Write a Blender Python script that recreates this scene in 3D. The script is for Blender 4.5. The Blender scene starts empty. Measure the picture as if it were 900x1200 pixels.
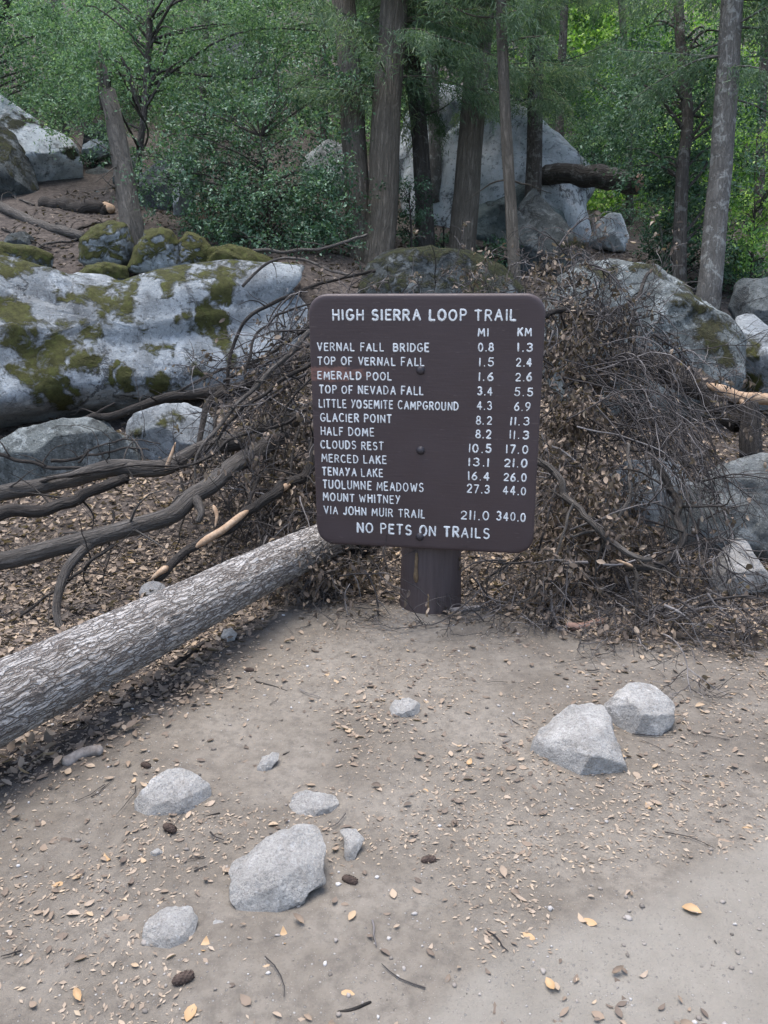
import bpy, math
import numpy as np
from math import radians as R, sin, cos, pi

S = bpy.context.scene
COL = S.collection

# ------------------------------------------------------------------ camera
CAM_H, PITCH, FPX = 1.55, R(15.0), 901.0
cam = bpy.data.cameras.new('camera')
cam.sensor_fit = 'VERTICAL'; cam.sensor_height = 36.0; cam.sensor_width = 27.0
cam.lens = 36.0 * FPX / 1200.0
cam.clip_start = 0.05; cam.clip_end = 400
camo = bpy.data.objects.new('camera', cam); COL.objects.link(camo)
camo.location = (0, 0, CAM_H); camo.rotation_euler = (R(90) - PITCH, 0, 0)
S.camera = camo

# ------------------------------------------------------------------ light
SUN_EL, SUN_ROT = R(82), R(-60)          # high, nearly overhead, a little left
w = bpy.data.worlds.new('World'); S.world = w; w.use_nodes = True
nt = w.node_tree; nt.nodes.clear()
sky = nt.nodes.new('ShaderNodeTexSky'); sky.sky_type = 'NISHITA'; sky.sun_disc = False
sky.sun_elevation = SUN_EL; sky.sun_rotation = SUN_ROT; sky.dust_density = 3.0; sky.ozone_density = 0.6
bg = nt.nodes.new('ShaderNodeBackground'); bg.inputs['Strength'].default_value = 0.145
wo = nt.nodes.new('ShaderNodeOutputWorld')
nt.links.new(sky.outputs[0], bg.inputs['Color']); nt.links.new(bg.outputs[0], wo.inputs['Surface'])
sl = bpy.data.lights.new('sun', 'SUN'); sl.energy = 1.4; sl.angle = R(45); sl.color = (1.0, 0.975, 0.94)
so = bpy.data.objects.new('sun', sl); COL.objects.link(so)
so.rotation_euler = (-(R(90) - SUN_EL), 0, R(60)); so.location = (-3, 5, 14)
S.view_settings.view_transform = 'Standard'; S.view_settings.look = 'None'
S.view_settings.exposure = 1.43; S.view_settings.gamma = 1.0; S.view_settings.use_curve_mapping = False
S.render.engine = 'CYCLES'
S.cycles.max_bounces = 6; S.cycles.diffuse_bounces = 3; S.cycles.glossy_bounces = 2
S.cycles.transmission_bounces = 3; S.cycles.use_denoising = True

# ------------------------------------------------------------------ picture <-> place
_F = np.array([0, cos(PITCH), -sin(PITCH)]); _U = np.array([0, sin(PITCH), cos(PITCH)]); _X = np.array([1.0, 0, 0])
_C = np.array([0, 0, CAM_H])
def ray(px, py):
    px = np.asarray(px, float); py = np.asarray(py, float)
    return _F + ((px - 450) / FPX)[..., None] * _X + ((600 - py) / FPX)[..., None] * _U
def P(px, py, d):
    return _C + ray(px, py) * np.asarray(d, float)[..., None]
def proj(V):
    q = np.asarray(V, float) - _C
    d = q @ _F
    dd = np.where(d < 0.05, 0.05, d)
    return 450 + FPX * (q @ _X) / dd, 600 - FPX * (q @ _U) / dd, d

# ------------------------------------------------------------------ noise (numpy)
def _h(ix, iy, iz, s):
    n = (ix.astype(np.int64) * 374761393 + iy.astype(np.int64) * 668265263 + iz.astype(np.int64) * 2147483647 + s * 974634777) & 0xFFFFFFFF
    n = ((n ^ (n >> 13)) * 1274126177) & 0xFFFFFFFF
    n = ((n ^ (n >> 16)) * 2246822519) & 0xFFFFFFFF
    return ((n ^ (n >> 15)) & 0xFFFFFF) / float(0xFFFFFF)
def vnoise(p, s=0):
    p = np.asarray(p, float); i = np.floor(p); f = p - i; f = f * f * (3 - 2 * f)
    ix, iy, iz = i[..., 0], i[..., 1], i[..., 2]
    def c(a, b, d): return _h(ix + a, iy + b, iz + d, s)
    fx, fy, fz = f[..., 0], f[..., 1], f[..., 2]
    x00 = c(0,0,0)*(1-fx)+c(1,0,0)*fx; x10 = c(0,1,0)*(1-fx)+c(1,1,0)*fx
    x01 = c(0,0,1)*(1-fx)+c(1,0,1)*fx; x11 = c(0,1,1)*(1-fx)+c(1,1,1)*fx
    return ((x00*(1-fy)+x10*fy)*(1-fz) + (x01*(1-fy)+x11*fy)*fz) * 2 - 1
def fbm(p, s=0, o=4, g=0.5):
    a, t, r = 1.0, 0.0, 0.0
    p = np.asarray(p, float)
    for k in range(o):
        r = r + a * vnoise(p * (2.03 ** k) + 17.3 * k, s + k); t += a; a *= g
    return r / t
def cell(p, s=0):
    """nearest-cell data: F1, F2, offset to nearest, three random numbers of it"""
    p = np.asarray(p, float); i = np.floor(p)
    f1 = np.full(p.shape[:-1], 9.0); f2 = f1.copy(); off = np.zeros_like(p); rnd = np.zeros_like(p)
    for a in (-1, 0, 1):
        for b in (-1, 0, 1):
            for c in (-1, 0, 1):
                q = i + np.array([a, b, c])
                rx, ry, rz = _h(q[...,0],q[...,1],q[...,2],s+1), _h(q[...,0],q[...,1],q[...,2],s+2), _h(q[...,0],q[...,1],q[...,2],s+3)
                o = p - (q + np.stack([rx, ry, rz], -1)); d = np.sqrt((o*o).sum(-1))
                m = d < f1
                f2 = np.where(m, f1, np.minimum(f2, d)); f1 = np.where(m, d, f1)
                off = np.where(m[..., None], o, off)
                rr = np.stack([_h(q[...,0],q[...,1],q[...,2],s+5), _h(q[...,0],q[...,1],q[...,2],s+6), _h(q[...,0],q[...,1],q[...,2],s+7)], -1)
                rnd = np.where(m[..., None], rr, rnd)
    return f1, f2, off, rnd

# ------------------------------------------------------------------ terrain
XK = np.array([-60, -8, -4, -2, 0, 2, 4, 8, 60.0])
YK = np.array([-40, 0, 4, 5, 6, 7, 8, 9, 10, 12, 16, 25, 40, 90.0])
zl = [0, 0, 0, .14, .26, .36, .46, 1.75, 2.25, 2.95, 4.4, 8, 15, 36]
zc = [0, 0, 0, .22, .60, 1.0, 1.4, 1.75, 2.05, 2.4, 3.6, 7.5, 14, 34]
zr = [0, 0, 0, .16, .42, .75, 1.05, 1.3, 1.6, 2.1, 3.2, 7, 13, 32]
ZK = np.array([zl, zl, zl, zl, zc, zr, zr, zr, zr], float)
def hgt(x, y, fine=True):
    x = np.asarray(x, float); y = np.asarray(y, float)
    i = np.clip(np.searchsorted(XK, x) - 1, 0, len(XK) - 2); j = np.clip(np.searchsorted(YK, y) - 1, 0, len(YK) - 2)
    fx = np.clip((x - XK[i]) / (XK[i+1] - XK[i]), 0, 1); fy = np.clip((y - YK[j]) / (YK[j+1] - YK[j]), 0, 1)
    z = ZK[i, j]*(1-fx)*(1-fy) + ZK[i+1, j]*fx*(1-fy) + ZK[i, j+1]*(1-fx)*fy + ZK[i+1, j+1]*fx*fy
    p = np.stack([x, y, np.zeros_like(x)], -1)
    z = z + 0.018 * fbm(p * 1.3, 3, 3)
    far = np.clip((y - 4.2) / 3, 0, 1)
    z = z + far * 0.12 * fbm(p * 0.9, 8, 3)
    if fine: z = z + 0.005 * fbm(p * 7, 5, 2)
    return z
def G(px, py):
    """where the sight line through (px, py) meets the ground"""
    px = np.atleast_1d(np.asarray(px, float)); py = np.atleast_1d(np.asarray(py, float))
    r = ray(px, py); out = np.full(px.shape, np.nan)
    for d in np.arange(1.0, 40, 0.02):
        q = _C + r * d
        m = np.isnan(out) & (q[..., 2] <= hgt(q[..., 0], q[..., 1]))
        out[m] = d
        if not np.isnan(out).any(): break
    out[np.isnan(out)] = 40
    return _C + r * out[..., None]

# ------------------------------------------------------------------ objects
def make_mesh(name, V, Fs, attrs=None, smooth=True):
    me = bpy.data.meshes.new(name)
    V = np.ascontiguousarray(V, np.float32)
    Fs = [np.asarray(f, np.int32) for f in Fs if len(f)]
    me.vertices.add(len(V)); me.vertices.foreach_set('co', V.ravel())
    loops = np.concatenate([f.ravel() for f in Fs])
    starts = []; n = 0
    for f in Fs:
        starts.append(n + np.arange(len(f), dtype=np.int32) * f.shape[1]); n += f.size
    starts = np.concatenate(starts).astype(np.int32)
    me.loops.add(len(loops)); me.loops.foreach_set('vertex_index', loops)
    me.polygons.add(len(starts)); me.polygons.foreach_set('loop_start', starts)
    me.polygons.foreach_set('use_smooth', np.full(len(starts), smooth, dtype=bool))
    me.update(calc_edges=True)
    for k, a in (attrs or {}).items():
        a = np.ascontiguousarray(a, np.float32)
        if a.ndim == 1:
            at = me.attributes.new(k, 'FLOAT', 'POINT'); at.data.foreach_set('value', a)
        else:
            at = me.attributes.new(k, 'FLOAT_VECTOR', 'POINT'); at.data.foreach_set('vector', a.ravel())
    return me
ORI = {}
def obj(name, V, Fs, mat, parent=None, origin=None, attrs=None, smooth=True, label=None, cat=None, group=None, kind=None):
    V = np.asarray(V, float)
    if parent is not None:
        o0 = ORI[parent.name]; loc = (0, 0, 0)
    else:
        if origin is None:
            lo, hi = V.min(0), V.max(0); origin = np.array([(lo[0]+hi[0])/2, (lo[1]+hi[1])/2, lo[2]])
        o0 = np.asarray(origin, float); loc = tuple(o0)
    me = make_mesh(name, V - o0, Fs, attrs, smooth)
    o = bpy.data.objects.new(name, me); COL.objects.link(o); o.location = loc
    if parent is not None: o.parent = parent
    ORI[o.name] = o0
    me.materials.append(mat)
    if label: o['label'] = label
    if cat: o['category'] = cat
    if group: o['group'] = group
    if kind: o['kind'] = kind
    return o
def thing(name, loc, label, cat, group=None):
    o = bpy.data.objects.new(name, None); COL.objects.link(o); o.location = tuple(loc); o.empty_display_size = 0.2
    o['label'] = label; o['category'] = cat
    if group: o['group'] = group
    ORI[o.name] = np.asarray(loc, float)
    return o

# ------------------------------------------------------------------ shape helpers
class Geo:
    def __init__(s): s.V = []; s.F = {}; s.n = 0; s.A = {}
    def add(s, V, Fs, **attrs):
        V = np.asarray(V, float)
        for f in Fs:
            f = np.asarray(f)
            if len(f): s.F.setdefault(f.shape[1], []).append(f + s.n)
        s.V.append(V); s.n += len(V)
        for k, a in attrs.items(): s.A.setdefault(k, []).append(np.asarray(a, float))
    def out(s):
        return np.concatenate(s.V), [np.concatenate(v) for v in s.F.values()], {k: np.concatenate(v) for k, v in s.A.items()}
    def build(s, name, mat, parent=None, **kw):
        V, F, A = s.out(); return obj(name, V, F, mat, parent, attrs=A, **kw)

def frames(pts):
    t = np.gradient(pts, axis=0); t /= np.linalg.norm(t, axis=1)[:, None] + 1e-12
    a = np.array([0, 0, 1.0]) if abs(t[0][2]) < 0.9 else np.array([1.0, 0, 0])
    N = np.zeros_like(pts); n = a - t[0] * (a @ t[0]); n /= np.linalg.norm(n); N[0] = n
    for i in range(1, len(pts)):
        n = N[i-1] - t[i] * (N[i-1] @ t[i]); n /= np.linalg.norm(n) + 1e-12; N[i] = n
    return t, N, np.cross(t, N)
def smooth_path(pts, n):
    """Catmull-Rom through control points, resampled evenly"""
    p = np.asarray(pts, float)
    q = np.vstack([2*p[0]-p[1], p, 2*p[-1]-p[-2]]); o = []
    for i in range(len(p) - 1):
        a, b, c, d = q[i:i+4]
        for t in np.linspace(0, 1, 16, endpoint=False):
            o.append(0.5*((2*b)+(c-a)*t+(2*a-5*b+4*c-d)*t*t+(-a+3*b-3*c+d)*t**3))
    o.append(p[-1]); o = np.array(o)
    s = np.r_[0, np.cumsum(np.linalg.norm(np.diff(o, axis=0), axis=1))]
    u = np.linspace(0, s[-1], n)
    return np.stack([np.interp(u, s, o[:, k]) for k in range(3)], 1)
def tube(g, pts, rad, k=5, rough=0.0, seed=0, caps=True, nfreq=9.0):
    pts = np.asarray(pts, float); n = len(pts); rad = np.broadcast_to(np.asarray(rad, float), (n,))
    t, N, B = frames(pts)
    a = np.arange(k) * 2 * pi / k
    ca, sa = np.cos(a), np.sin(a)
    s = np.r_[0, np.cumsum(np.linalg.norm(np.diff(pts, axis=0), axis=1))]
    tc = np.stack([rad[:, None]*ca, rad[:, None]*sa, np.broadcast_to(s[:, None], (n, k))], -1)
    r = np.broadcast_to(rad[:, None], (n, k))
    if rough: r = r * (1 + rough * fbm(tc * nfreq * np.array([1, 1, .5]) + seed * 7.7, seed, 3))
    V = pts[:, None, :] + r[..., None] * (ca[:, None] * N[:, None, :] + sa[:, None] * B[:, None, :])
    V = V.reshape(-1, 3); tc = tc.reshape(-1, 3) + seed * 3.1
    i = np.arange(n - 1)[:, None] * k; j = np.arange(k)[None, :]; j2 = (j + 1) % k
    Q = np.stack([i + j, i + j2, i + k + j2, i + k + j], -1).reshape(-1, 4)
    if caps:
        V = np.vstack([V, pts[0] - t[0]*rad[0]*.3, pts[-1] + t[-1]*rad[-1]*.3])
        tc = np.vstack([tc, [0, 0, s[0]], [0, 0, s[-1]]])
        jj = np.arange(k); c0 = n*k; c1 = n*k + 1
        T = np.vstack([np.stack([jj*0+c0, (jj+1) % k, jj], 1), np.stack([jj*0+c1, (n-1)*k+jj, (n-1)*k+(jj+1) % k], 1)])
        g.add(V, [Q, T], tc=tc)
    else:
        g.add(V, [Q], tc=tc)
def wander(rng, p0, d, L, n, curl=0.25, pull=(0, 0, 0)):
    d = np.asarray(d, float); d = d / np.linalg.norm(d); pull = np.asarray(pull, float)
    out = [np.asarray(p0, float)]; st = L / (n - 1); bend = rng.normal(0, curl * .5, 3)
    for i in range(n - 1):
        d = d + (rng.normal(0, curl, 3) + bend + pull) * (4.0 / n); d /= np.linalg.norm(d)
        out.append(out[-1] + d * st)
    return np.array(out)

# leaf templates: columns along (y), across (x), lift (z); unit length
def leaf_template(kind):
    if kind == 'oak':        # elliptic, folded on the midrib
        st = [(0, 0), (.25, .2), (.55, .25), (.82, .15), (1, 0)]
        V = []; 
        for y, wd in st: V.append((0, y, -.05 if 0 < y < 1 else .03))
        for y, wd in st[1:4]: V.append((-wd, y, .03))
        for y, wd in st[1:4]: V.append((wd, y, .03))
        T = [(0,1,5),(3,4,7),(0,8,1),(3,10,4)]; Q = [(1,2,6,5),(2,3,7,6),(1,8,9,2),(2,9,10,3)]
        return np.array(V, float), np.array(Q), np.array(T)
    if kind == 'small':      # four-cornered folded blade
        V = [(0,0,0),(-.24,.5,.07),(0,1,0),(.24,.5,.07)]
        return np.array(V, float), np.zeros((0, 4), int), np.array([(0,2,1),(0,3,2)])
    if kind == 'needle':
        V = [(-.05,0,0),(.05,0,0),(.012,1,-.08),(-.012,1,-.08)]
        return np.array(V, float), np.array([(0,1,2,3)]), np.zeros((0, 3), int)
LT = {k: leaf_template(k) for k in ('oak', 'small', 'needle')}
def unit(v): return v / (np.linalg.norm(v, axis=-1, keepdims=True) + 1e-9)
def leaves(g, rng, pos, along, normal, size, kind='small', curl=0.0, wide=1.0, tint=None):
    T, Q, Tr = LT[kind]; m = len(T); n = len(pos)
    if n == 0: return
    Y = unit(along); Z = unit(normal - Y * (normal * Y).sum(1, keepdims=True)); X = np.cross(Y, Z)
    size = np.broadcast_to(np.asarray(size, float), (n,))
    tz = np.broadcast_to(T[None, :, 2], (n, m)).copy()
    if curl: 
        c = rng.normal(0, curl, n)[:, None]; tz = tz + c * (T[None, :, 1] - .4) ** 2 + rng.normal(0, curl, n)[:, None] * np.abs(T[None, :, 0]) * 1.2
    wd = wide * rng.uniform(.75, 1.2, n)
    V = pos[:, None, :] + size[:, None, None] * (T[None, :, 0, None]*wd[:, None, None]*X[:, None, :] + T[None, :, 1, None]*Y[:, None, :] + tz[..., None]*Z[:, None, :])
    off = (np.arange(n) * m)[:, None, None]
    g.add(V.reshape(-1, 3), [(Q[None] + off).reshape(-1, 4) if len(Q) else [], (Tr[None] + off).reshape(-1, 3) if len(Tr) else []], **({} if tint is None else {'tint': np.full(n*m, tint)}))

# ------------------------------------------------------------------ materials
class MatB:
    def __init__(s, name):
        s.m = bpy.data.materials.new(name); s.m.use_nodes = True; s.t = s.m.node_tree; s.t.nodes.clear()
        s.o = s.t.nodes.new('ShaderNodeOutputMaterial'); s.b = s.n('BsdfPrincipled')
        s.t.links.new(s.b.outputs[0], s.o.inputs[0])
    def n(s, ty, **kw):
        x = s.t.nodes.new('ShaderNode' + ty)
        for k, v in kw.items(): setattr(x, k, v)
        return x
    def l(s, a, b): s.t.links.new(a, b)
    def val(s, i, v):
        if hasattr(v, 'bl_idname') or isinstance(v, bpy.types.NodeSocket): s.l(v, i)
        else: i.default_value = v
    def noise(s, vec, scale, detail=4, rough=.55, dist=0.0):
        x = s.n('TexNoise'); s.l(vec, x.inputs['Vector']); x.inputs['Scale'].default_value = scale
        x.inputs['Detail'].default_value = detail; x.inputs['Roughness'].default_value = rough; x.inputs['Distortion'].default_value = dist
        return x.outputs['Fac']
    def voro(s, vec, scale, feature='F1', out='Distance'):
        x = s.n('TexVoronoi', feature=feature); s.l(vec, x.inputs['Vector']); x.inputs['Scale'].default_value = scale
        return x.outputs[out]
    def ramp(s, fac, stops, interp='LINEAR'):
        x = s.n('ValToRGB'); s.l(fac, x.inputs[0]); e = x.color_ramp; e.interpolation = interp
        while len(e.elements) < len(stops): e.elements.new(.5)
        for k, (p, c) in enumerate(stops):
            e.elements[k].position = p
            e.elements[k].color = (c, c, c, 1) if not hasattr(c, '__len__') else (*c, 1)
        return x.outputs[0]
    def mix(s, fac, a, b, mode='MIX'):
        x = s.n('Mix', data_type='RGBA', blend_type=mode); s.val(x.inputs[0], fac)
        for i, v in ((6, a), (7, b)):
            if isinstance(v, bpy.types.NodeSocket): s.l(v, x.inputs[i])
            else: x.inputs[i].default_value = (*v, 1)
        return x.outputs[2]
    def math(s, op, a, b=0.0, c=None):
        x = s.n('Math', operation=op); s.val(x.inputs[0], a); s.val(x.inputs[1], b)
        if c is not None: s.val(x.inputs[2], c)
        return x.outputs[0]
    def mapping(s, vec, scale=(1,1,1), rot=(0,0,0)):
        x = s.n('Mapping'); s.l(vec, x.inputs[0]); x.inputs['Scale'].default_value = scale; x.inputs['Rotation'].default_value = rot
        return x.outputs[0]
    def objc(s): return s.n('TexCoord').outputs['Object']
    def attr(s, name, out='Fac'):
        return s.n('Attribute', attribute_name=name).outputs[out]
    def island(s): return s.n('NewGeometry').outputs['Random Per Island']
    def bump(s, hgt_, dist=.01, strength=1.0, normal=None):
        x = s.n('Bump'); s.l(hgt_, x.inputs['Height']); x.inputs['Distance'].default_value = dist; x.inputs['Strength'].default_value = strength
        if normal is not None: s.l(normal, x.inputs['Normal'])
        return x.outputs[0]
    def fin(s, col, rough=.8, normal=None, spec=.3):
        if isinstance(col, bpy.types.NodeSocket): s.l(col, s.b.inputs['Base Color'])
        else: s.b.inputs['Base Color'].default_value = (*col, 1)
        s.val(s.b.inputs['Roughness'], rough); s.b.inputs['Specular IOR Level'].default_value = spec
        if normal is not None: s.l(normal, s.b.inputs['Normal'])
        return s.m

def mat_leaf(name, stops, trans=.25, rough=.45, spec=.5):
    M = MatB(name); c = M.ramp(M.math('ADD', M.math('MULTIPLY_ADD', M.island(), .8, .1), M.attr('tint')), stops)
    M.fin(c, rough, spec=spec)
    tr = M.n('BsdfTranslucent'); M.l(M.mix(1.0, c, (1.1, 1.2, .6), 'MULTIPLY'), tr.inputs[0])
    mx = M.n('MixShader'); mx.inputs[0].default_value = trans
    M.l(M.b.outputs[0], mx.inputs[1]); M.l(tr.outputs[0], mx.inputs[2]); M.l(mx.outputs[0], M.o.inputs[0])
    return M.m
def mat_granite(name, dark, mid, pale, speck=.55, scale=1.0, stain=.5, moss=(.10, .095, .028)):
    M = MatB(name); v = M.objc()
    big = M.noise(v, 1.1*scale, 6, .6, .3)
    c = M.ramp(big, [(.34, dark), (.5, mid), (.66, pale)])
    lich = M.noise(v, 4.2*scale, 8, .68, .6)
    c = M.mix(M.ramp(lich, [(.53, 0), (.60, .6)]), c, tuple(min(.72, x*1.15) for x in pale))
    st = M.noise(M.mapping(v, (3.0*scale, 3.0*scale, .45*scale)), 1.6, 5, .6)
    c = M.mix(M.ramp(st, [(.52, 0), (.68, stain)]), c, tuple(x*.45 for x in dark))
    dk = M.noise(v, 7*scale, 6, .7, 1.0)
    c = M.mix(M.ramp(dk, [(.58, 0), (.66, stain)]), c, tuple(x*.35 for x in dark))
    sp = M.noise(v, 130*max(.35, min(1, scale)), 3, .65)
    spm = M.ramp(M.noise(v, 6*scale, 4, .6), [(.35, .25), (.65, 1)])
    c = M.mix(M.math('MULTIPLY', M.ramp(sp, [(.55, 0), (.64, speck)]), spm), c, (.075, .078, .08))
    ckv = M.n('VectorMath', operation='ADD'); M.l(v, ckv.inputs[0]); ckn = M.n('TexNoise'); M.l(v, ckn.inputs['Vector']); ckn.inputs['Scale'].default_value = 2.2*scale; ckn.inputs['Detail'].default_value = 6; ckn.inputs['Roughness'].default_value = .7
    cks = M.n('VectorMath', operation='SCALE'); M.l(ckn.outputs['Color'], cks.inputs[0]); cks.inputs['Scale'].default_value = .9/scale; M.l(cks.outputs[0], ckv.inputs[1])
    crk = M.ramp(M.voro(ckv.outputs[0], .85*scale, 'DISTANCE_TO_EDGE'), [(.006, 1), (.022, 0)])
    crk = M.math('MULTIPLY', crk, M.ramp(M.noise(v, 1.7*scale, 3, .5), [(.48, 0), (.58, .7 if scale < 2 else .12)]))
    c = M.mix(crk, c, (.03, .03, .03))
    sp2 = M.noise(v, 60*max(.35, min(1, scale)), 2, .5)
    c = M.mix(M.ramp(sp2, [(.60, 0), (.68, speck*.7)]), c, tuple(min(.6, x*1.35) for x in pale))
    gr_ = M.noise(v, 200*max(.3, min(1, scale)), 4, .75); c = M.mix(M.ramp(gr_, [(.34, .55), (.52, 0)]), c, tuple(x*.5 for x in mid))
    pit = M.noise(v, 24*min(1.6, scale), 5, .7); c = M.mix(M.ramp(pit, [(.565, 0), (.63, stain)]), c, tuple(x*.4 for x in dark))
    if scale > 2: c = M.mix(M.ramp(M.noise(v, 5.5, 7, .7, .5), [(.50, 0), (.62, .5)]), c, (.21, .185, .155))
    mo = M.attr('moss'); mn = M.noise(v, 9*min(1.5, scale), 8, .72, .4)
    mf = M.ramp(M.math('ADD', mo, M.math('MULTIPLY_ADD', mn, 2.0, -1.0)), [(.38, 0), (.64, 1)])
    mc = M.ramp(M.noise(v, 14, 6, .7), [(.32, tuple(x*.5 for x in moss)), (.52, moss), (.7, (moss[0]*1.35, moss[1]*1.55, moss[2]*1.2))])
    c = M.mix(mf, c, mc)
    h = M.math('MULTIPLY_ADD', M.noise(v, 9*scale, 10, .74), 1.0, M.math('MULTIPLY', M.noise(v, 70, 6, .75), .35))
    h = M.math('SUBTRACT', h, M.math('MULTIPLY', crk, .8)); h2 = M.math('ADD', h, M.math('MULTIPLY', mf, M.math('MULTIPLY_ADD', M.noise(v, 45, 5, .8), 1.2, .4)))
    return M.fin(c, .85, M.bump(h2, .055/scale**.8, 1.0), .25)
def mat_bark(name, furrow, plate, top=None, plate_scale=26, stretch=.25, bump=.015, lichen=0.0):
    M = MatB(name); tc = M.attr('tc', 'Vector')
    v = M.mapping(tc, (1, 1, stretch))
    wob = M.n('VectorMath', operation='ADD'); M.l(v, wob.inputs[0])
    nz = M.n('TexNoise'); M.l(v, nz.inputs['Vector']); nz.inputs['Scale'].default_value = plate_scale*.8; nz.inputs['Detail'].default_value = 4
    sc = M.n('VectorMath', operation='SCALE'); M.l(nz.outputs['Color'], sc.inputs[0]); sc.inputs['Scale'].default_value = 1.3/plate_scale
    M.l(sc.outputs[0], wob.inputs[1]); vv = wob.outputs[0]
    ridge = M.noise(vv, plate_scale*.9, 6, .68)
    e = M.voro(vv, plate_scale, 'DISTANCE_TO_EDGE')
    f = M.math('MULTIPLY', M.ramp(e, [(0, .35), (.22, 1)]), M.ramp(ridge, [(.34, 0), (.52, 1)]))
    fine = M.noise(M.mapping(tc, (1, 1, .25)), plate_scale*6, 7, .75)
    mid = tuple(a*.35 + b*.65 for a, b in zip(furrow, plate))
    pc = M.mix(M.ramp(M.noise(tc, 3.5, 6, .65), [(.38, 0), (.62, 1)]), mid, plate)
    pc = M.mix(M.ramp(fine, [(.34, .6), (.6, 0)]), pc, furrow)
    c = M.mix(f, tuple(a*.75 + b*.25 for a, b in zip(furrow, plate)), pc)
    if lichen:
        c = M.mix(M.ramp(M.noise(tc, 9, 7, .7, .5), [(.54, 0), (.60, lichen)]), c, (.48, .5, .47))
    h = M.math('ADD', f, M.math('MULTIPLY', fine, .7))
    return M.fin(c, .9, M.bump(h, bump, 1.0), .15)
def mat_plain(name, stops, scale=20, bump=.004, rough=.8, spec=.3, detail=6):
    M = MatB(name); v = M.objc(); n = M.noise(v, scale, detail, .65)
    return M.fin(M.ramp(n, stops), rough, M.bump(n, bump, .8), spec)

# ground: trodden grey-brown soil, grit, humus where the litter lies
M = MatB('soil'); v = M.objc()
c = M.ramp(M.noise(v, 2.2, 8, .62, .3), [(.33, (.145, .127, .105)), (.5, (.197, .176, .148)), (.68, (.252, .229, .196))])
c = M.mix(M.ramp(M.noise(v, 22, 8, .7), [(.36, .6), (.56, 0)]), c, (.105, .094, .082))
c = M.mix(M.attr('path'), c, M.ramp(M.noise(v, 5, 9, .7), [(.35, (.210, .194, .167)), (.65, (.262, .245, .214))]))
c = M.mix(M.attr('humus'), c, M.ramp(M.noise(v, 16, 8, .7), [(.35, (.030, .025, .022)), (.5, (.062, .052, .046)), (.66, (.115, .098, .086))]))
vr = M.n('TexVoronoi'); M.l(v, vr.inputs['Vector']); vr.inputs['Scale'].default_value = 60
grit = M.ramp(vr.outputs['Distance'], [(.12, 1), (.24, 0)])
gsel = M.ramp(vr.outputs['Color'], [(.62, 0), (.64, .75)])
c = M.mix(M.math('MULTIPLY', grit, gsel), c, M.ramp(vr.outputs['Color'], [(.6, (.10, .095, .09)), (.9, (.46, .44, .41))]))
vr2 = M.n('TexVoronoi'); M.l(v, vr2.inputs['Vector']); vr2.inputs['Scale'].default_value = 170
g2 = M.math('MULTIPLY', M.ramp(vr2.outputs['Distance'], [(.2, 1), (.32, 0)]), M.ramp(vr2.outputs['Color'], [(.55, 0), (.57, .6)]))
c = M.mix(g2, c, M.ramp(vr2.outputs['Color'], [(.5, (.09, .08, .075)), (.95, (.42, .39, .35))]))
hh = M.math('ADD', M.math('MULTIPLY', M.noise(v, 30, 10, .72), 1.2), M.math('ADD', M.math('MULTIPLY', M.math('MULTIPLY', grit, gsel), .5), M.math('MULTIPLY', g2, .25)))
M_SOIL = M.fin(c, .95, M.bump(hh, .012, .9), .15)

M_ROCK = mat_granite('pale_granite', (.32, .307, .285), (.44, .428, .404), (.555, .545, .522), .55, 2.4, .3)
M_BOULDER = mat_granite('lichen_granite', (.19, .205, .213), (.355, .392, .41), (.51, .553, .58), .45, .9, .62, (.105, .108, .035))
M_BOULDER2 = mat_granite('grey_granite', (.12, .13, .13), (.215, .235, .235), (.39, .42, .42), .35, 1.1, .65, (.06, .06, .025))
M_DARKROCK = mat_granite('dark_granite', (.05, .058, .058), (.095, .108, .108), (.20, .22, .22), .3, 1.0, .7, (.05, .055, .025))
M_BGROCK = mat_granite('far_granite', (.30, .345, .35), (.54, .59, .61), (.68, .73, .75), .1, .7, .75, (.05, .055, .03))
M_TEALROCK = mat_granite('teal_shade_granite', (.085, .105, .10), (.15, .185, .175), (.24, .285, .275), .1, .8, .6, (.05, .055, .03))  # teal grey darkened by hand for the shaded face under the white boulder
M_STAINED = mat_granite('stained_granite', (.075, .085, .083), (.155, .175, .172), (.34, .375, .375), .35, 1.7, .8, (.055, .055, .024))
M_LOG = mat_bark('log_bark', (.10, .075, .06), (.46, .425, .395), plate_scale=30, stretch=.22, bump=.02)
M_LIMB = mat_bark('weathered_bark', (.038, .033, .029), (.175, .162, .148), plate_scale=46, stretch=.14, bump=.012)
M_DARKLIMB = mat_bark('dark_bark', (.022, .019, .017), (.085, .077, .07), plate_scale=46, stretch=.14, bump=.012)
M_TRUNK = mat_bark('trunk_bark', (.058, .051, .041), (.215, .193, .160), plate_scale=24, stretch=.12, bump=.03)
M_TRUNKDK = mat_bark('dark_trunk_bark', (.034, .031, .028), (.125, .115, .102), plate_scale=24, stretch=.14, bump=.03, lichen=.2)
M_TRUNKLT = mat_bark('pale_trunk_bark', (.07, .065, .058), (.235, .228, .21), plate_scale=30, stretch=.2, bump=.02, lichen=.4)
M = MatB('dead_twig_bark'); c = M.mix(M.ramp(M.noise(M.objc(), 9, 5, .6), [(.4, 0), (.6, .6)]), M.ramp(M.island(), [(0, (.02, .018, .018)), (.5, (.055, .05, .049)), (.75, (.12, .11, .107)), (1, (.28, .262, .255))]), (.05, .045, .043))
M_TWIG = M.fin(c, .85, None, .2)
M_CRUMB = mat_leaf('leaf_crumb', [(0, (.16, .125, .098)), (.4, (.27, .215, .165)), (.8, (.39, .32, .25)), (1, (.47, .36, .23))], .1, .7, .2)
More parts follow.
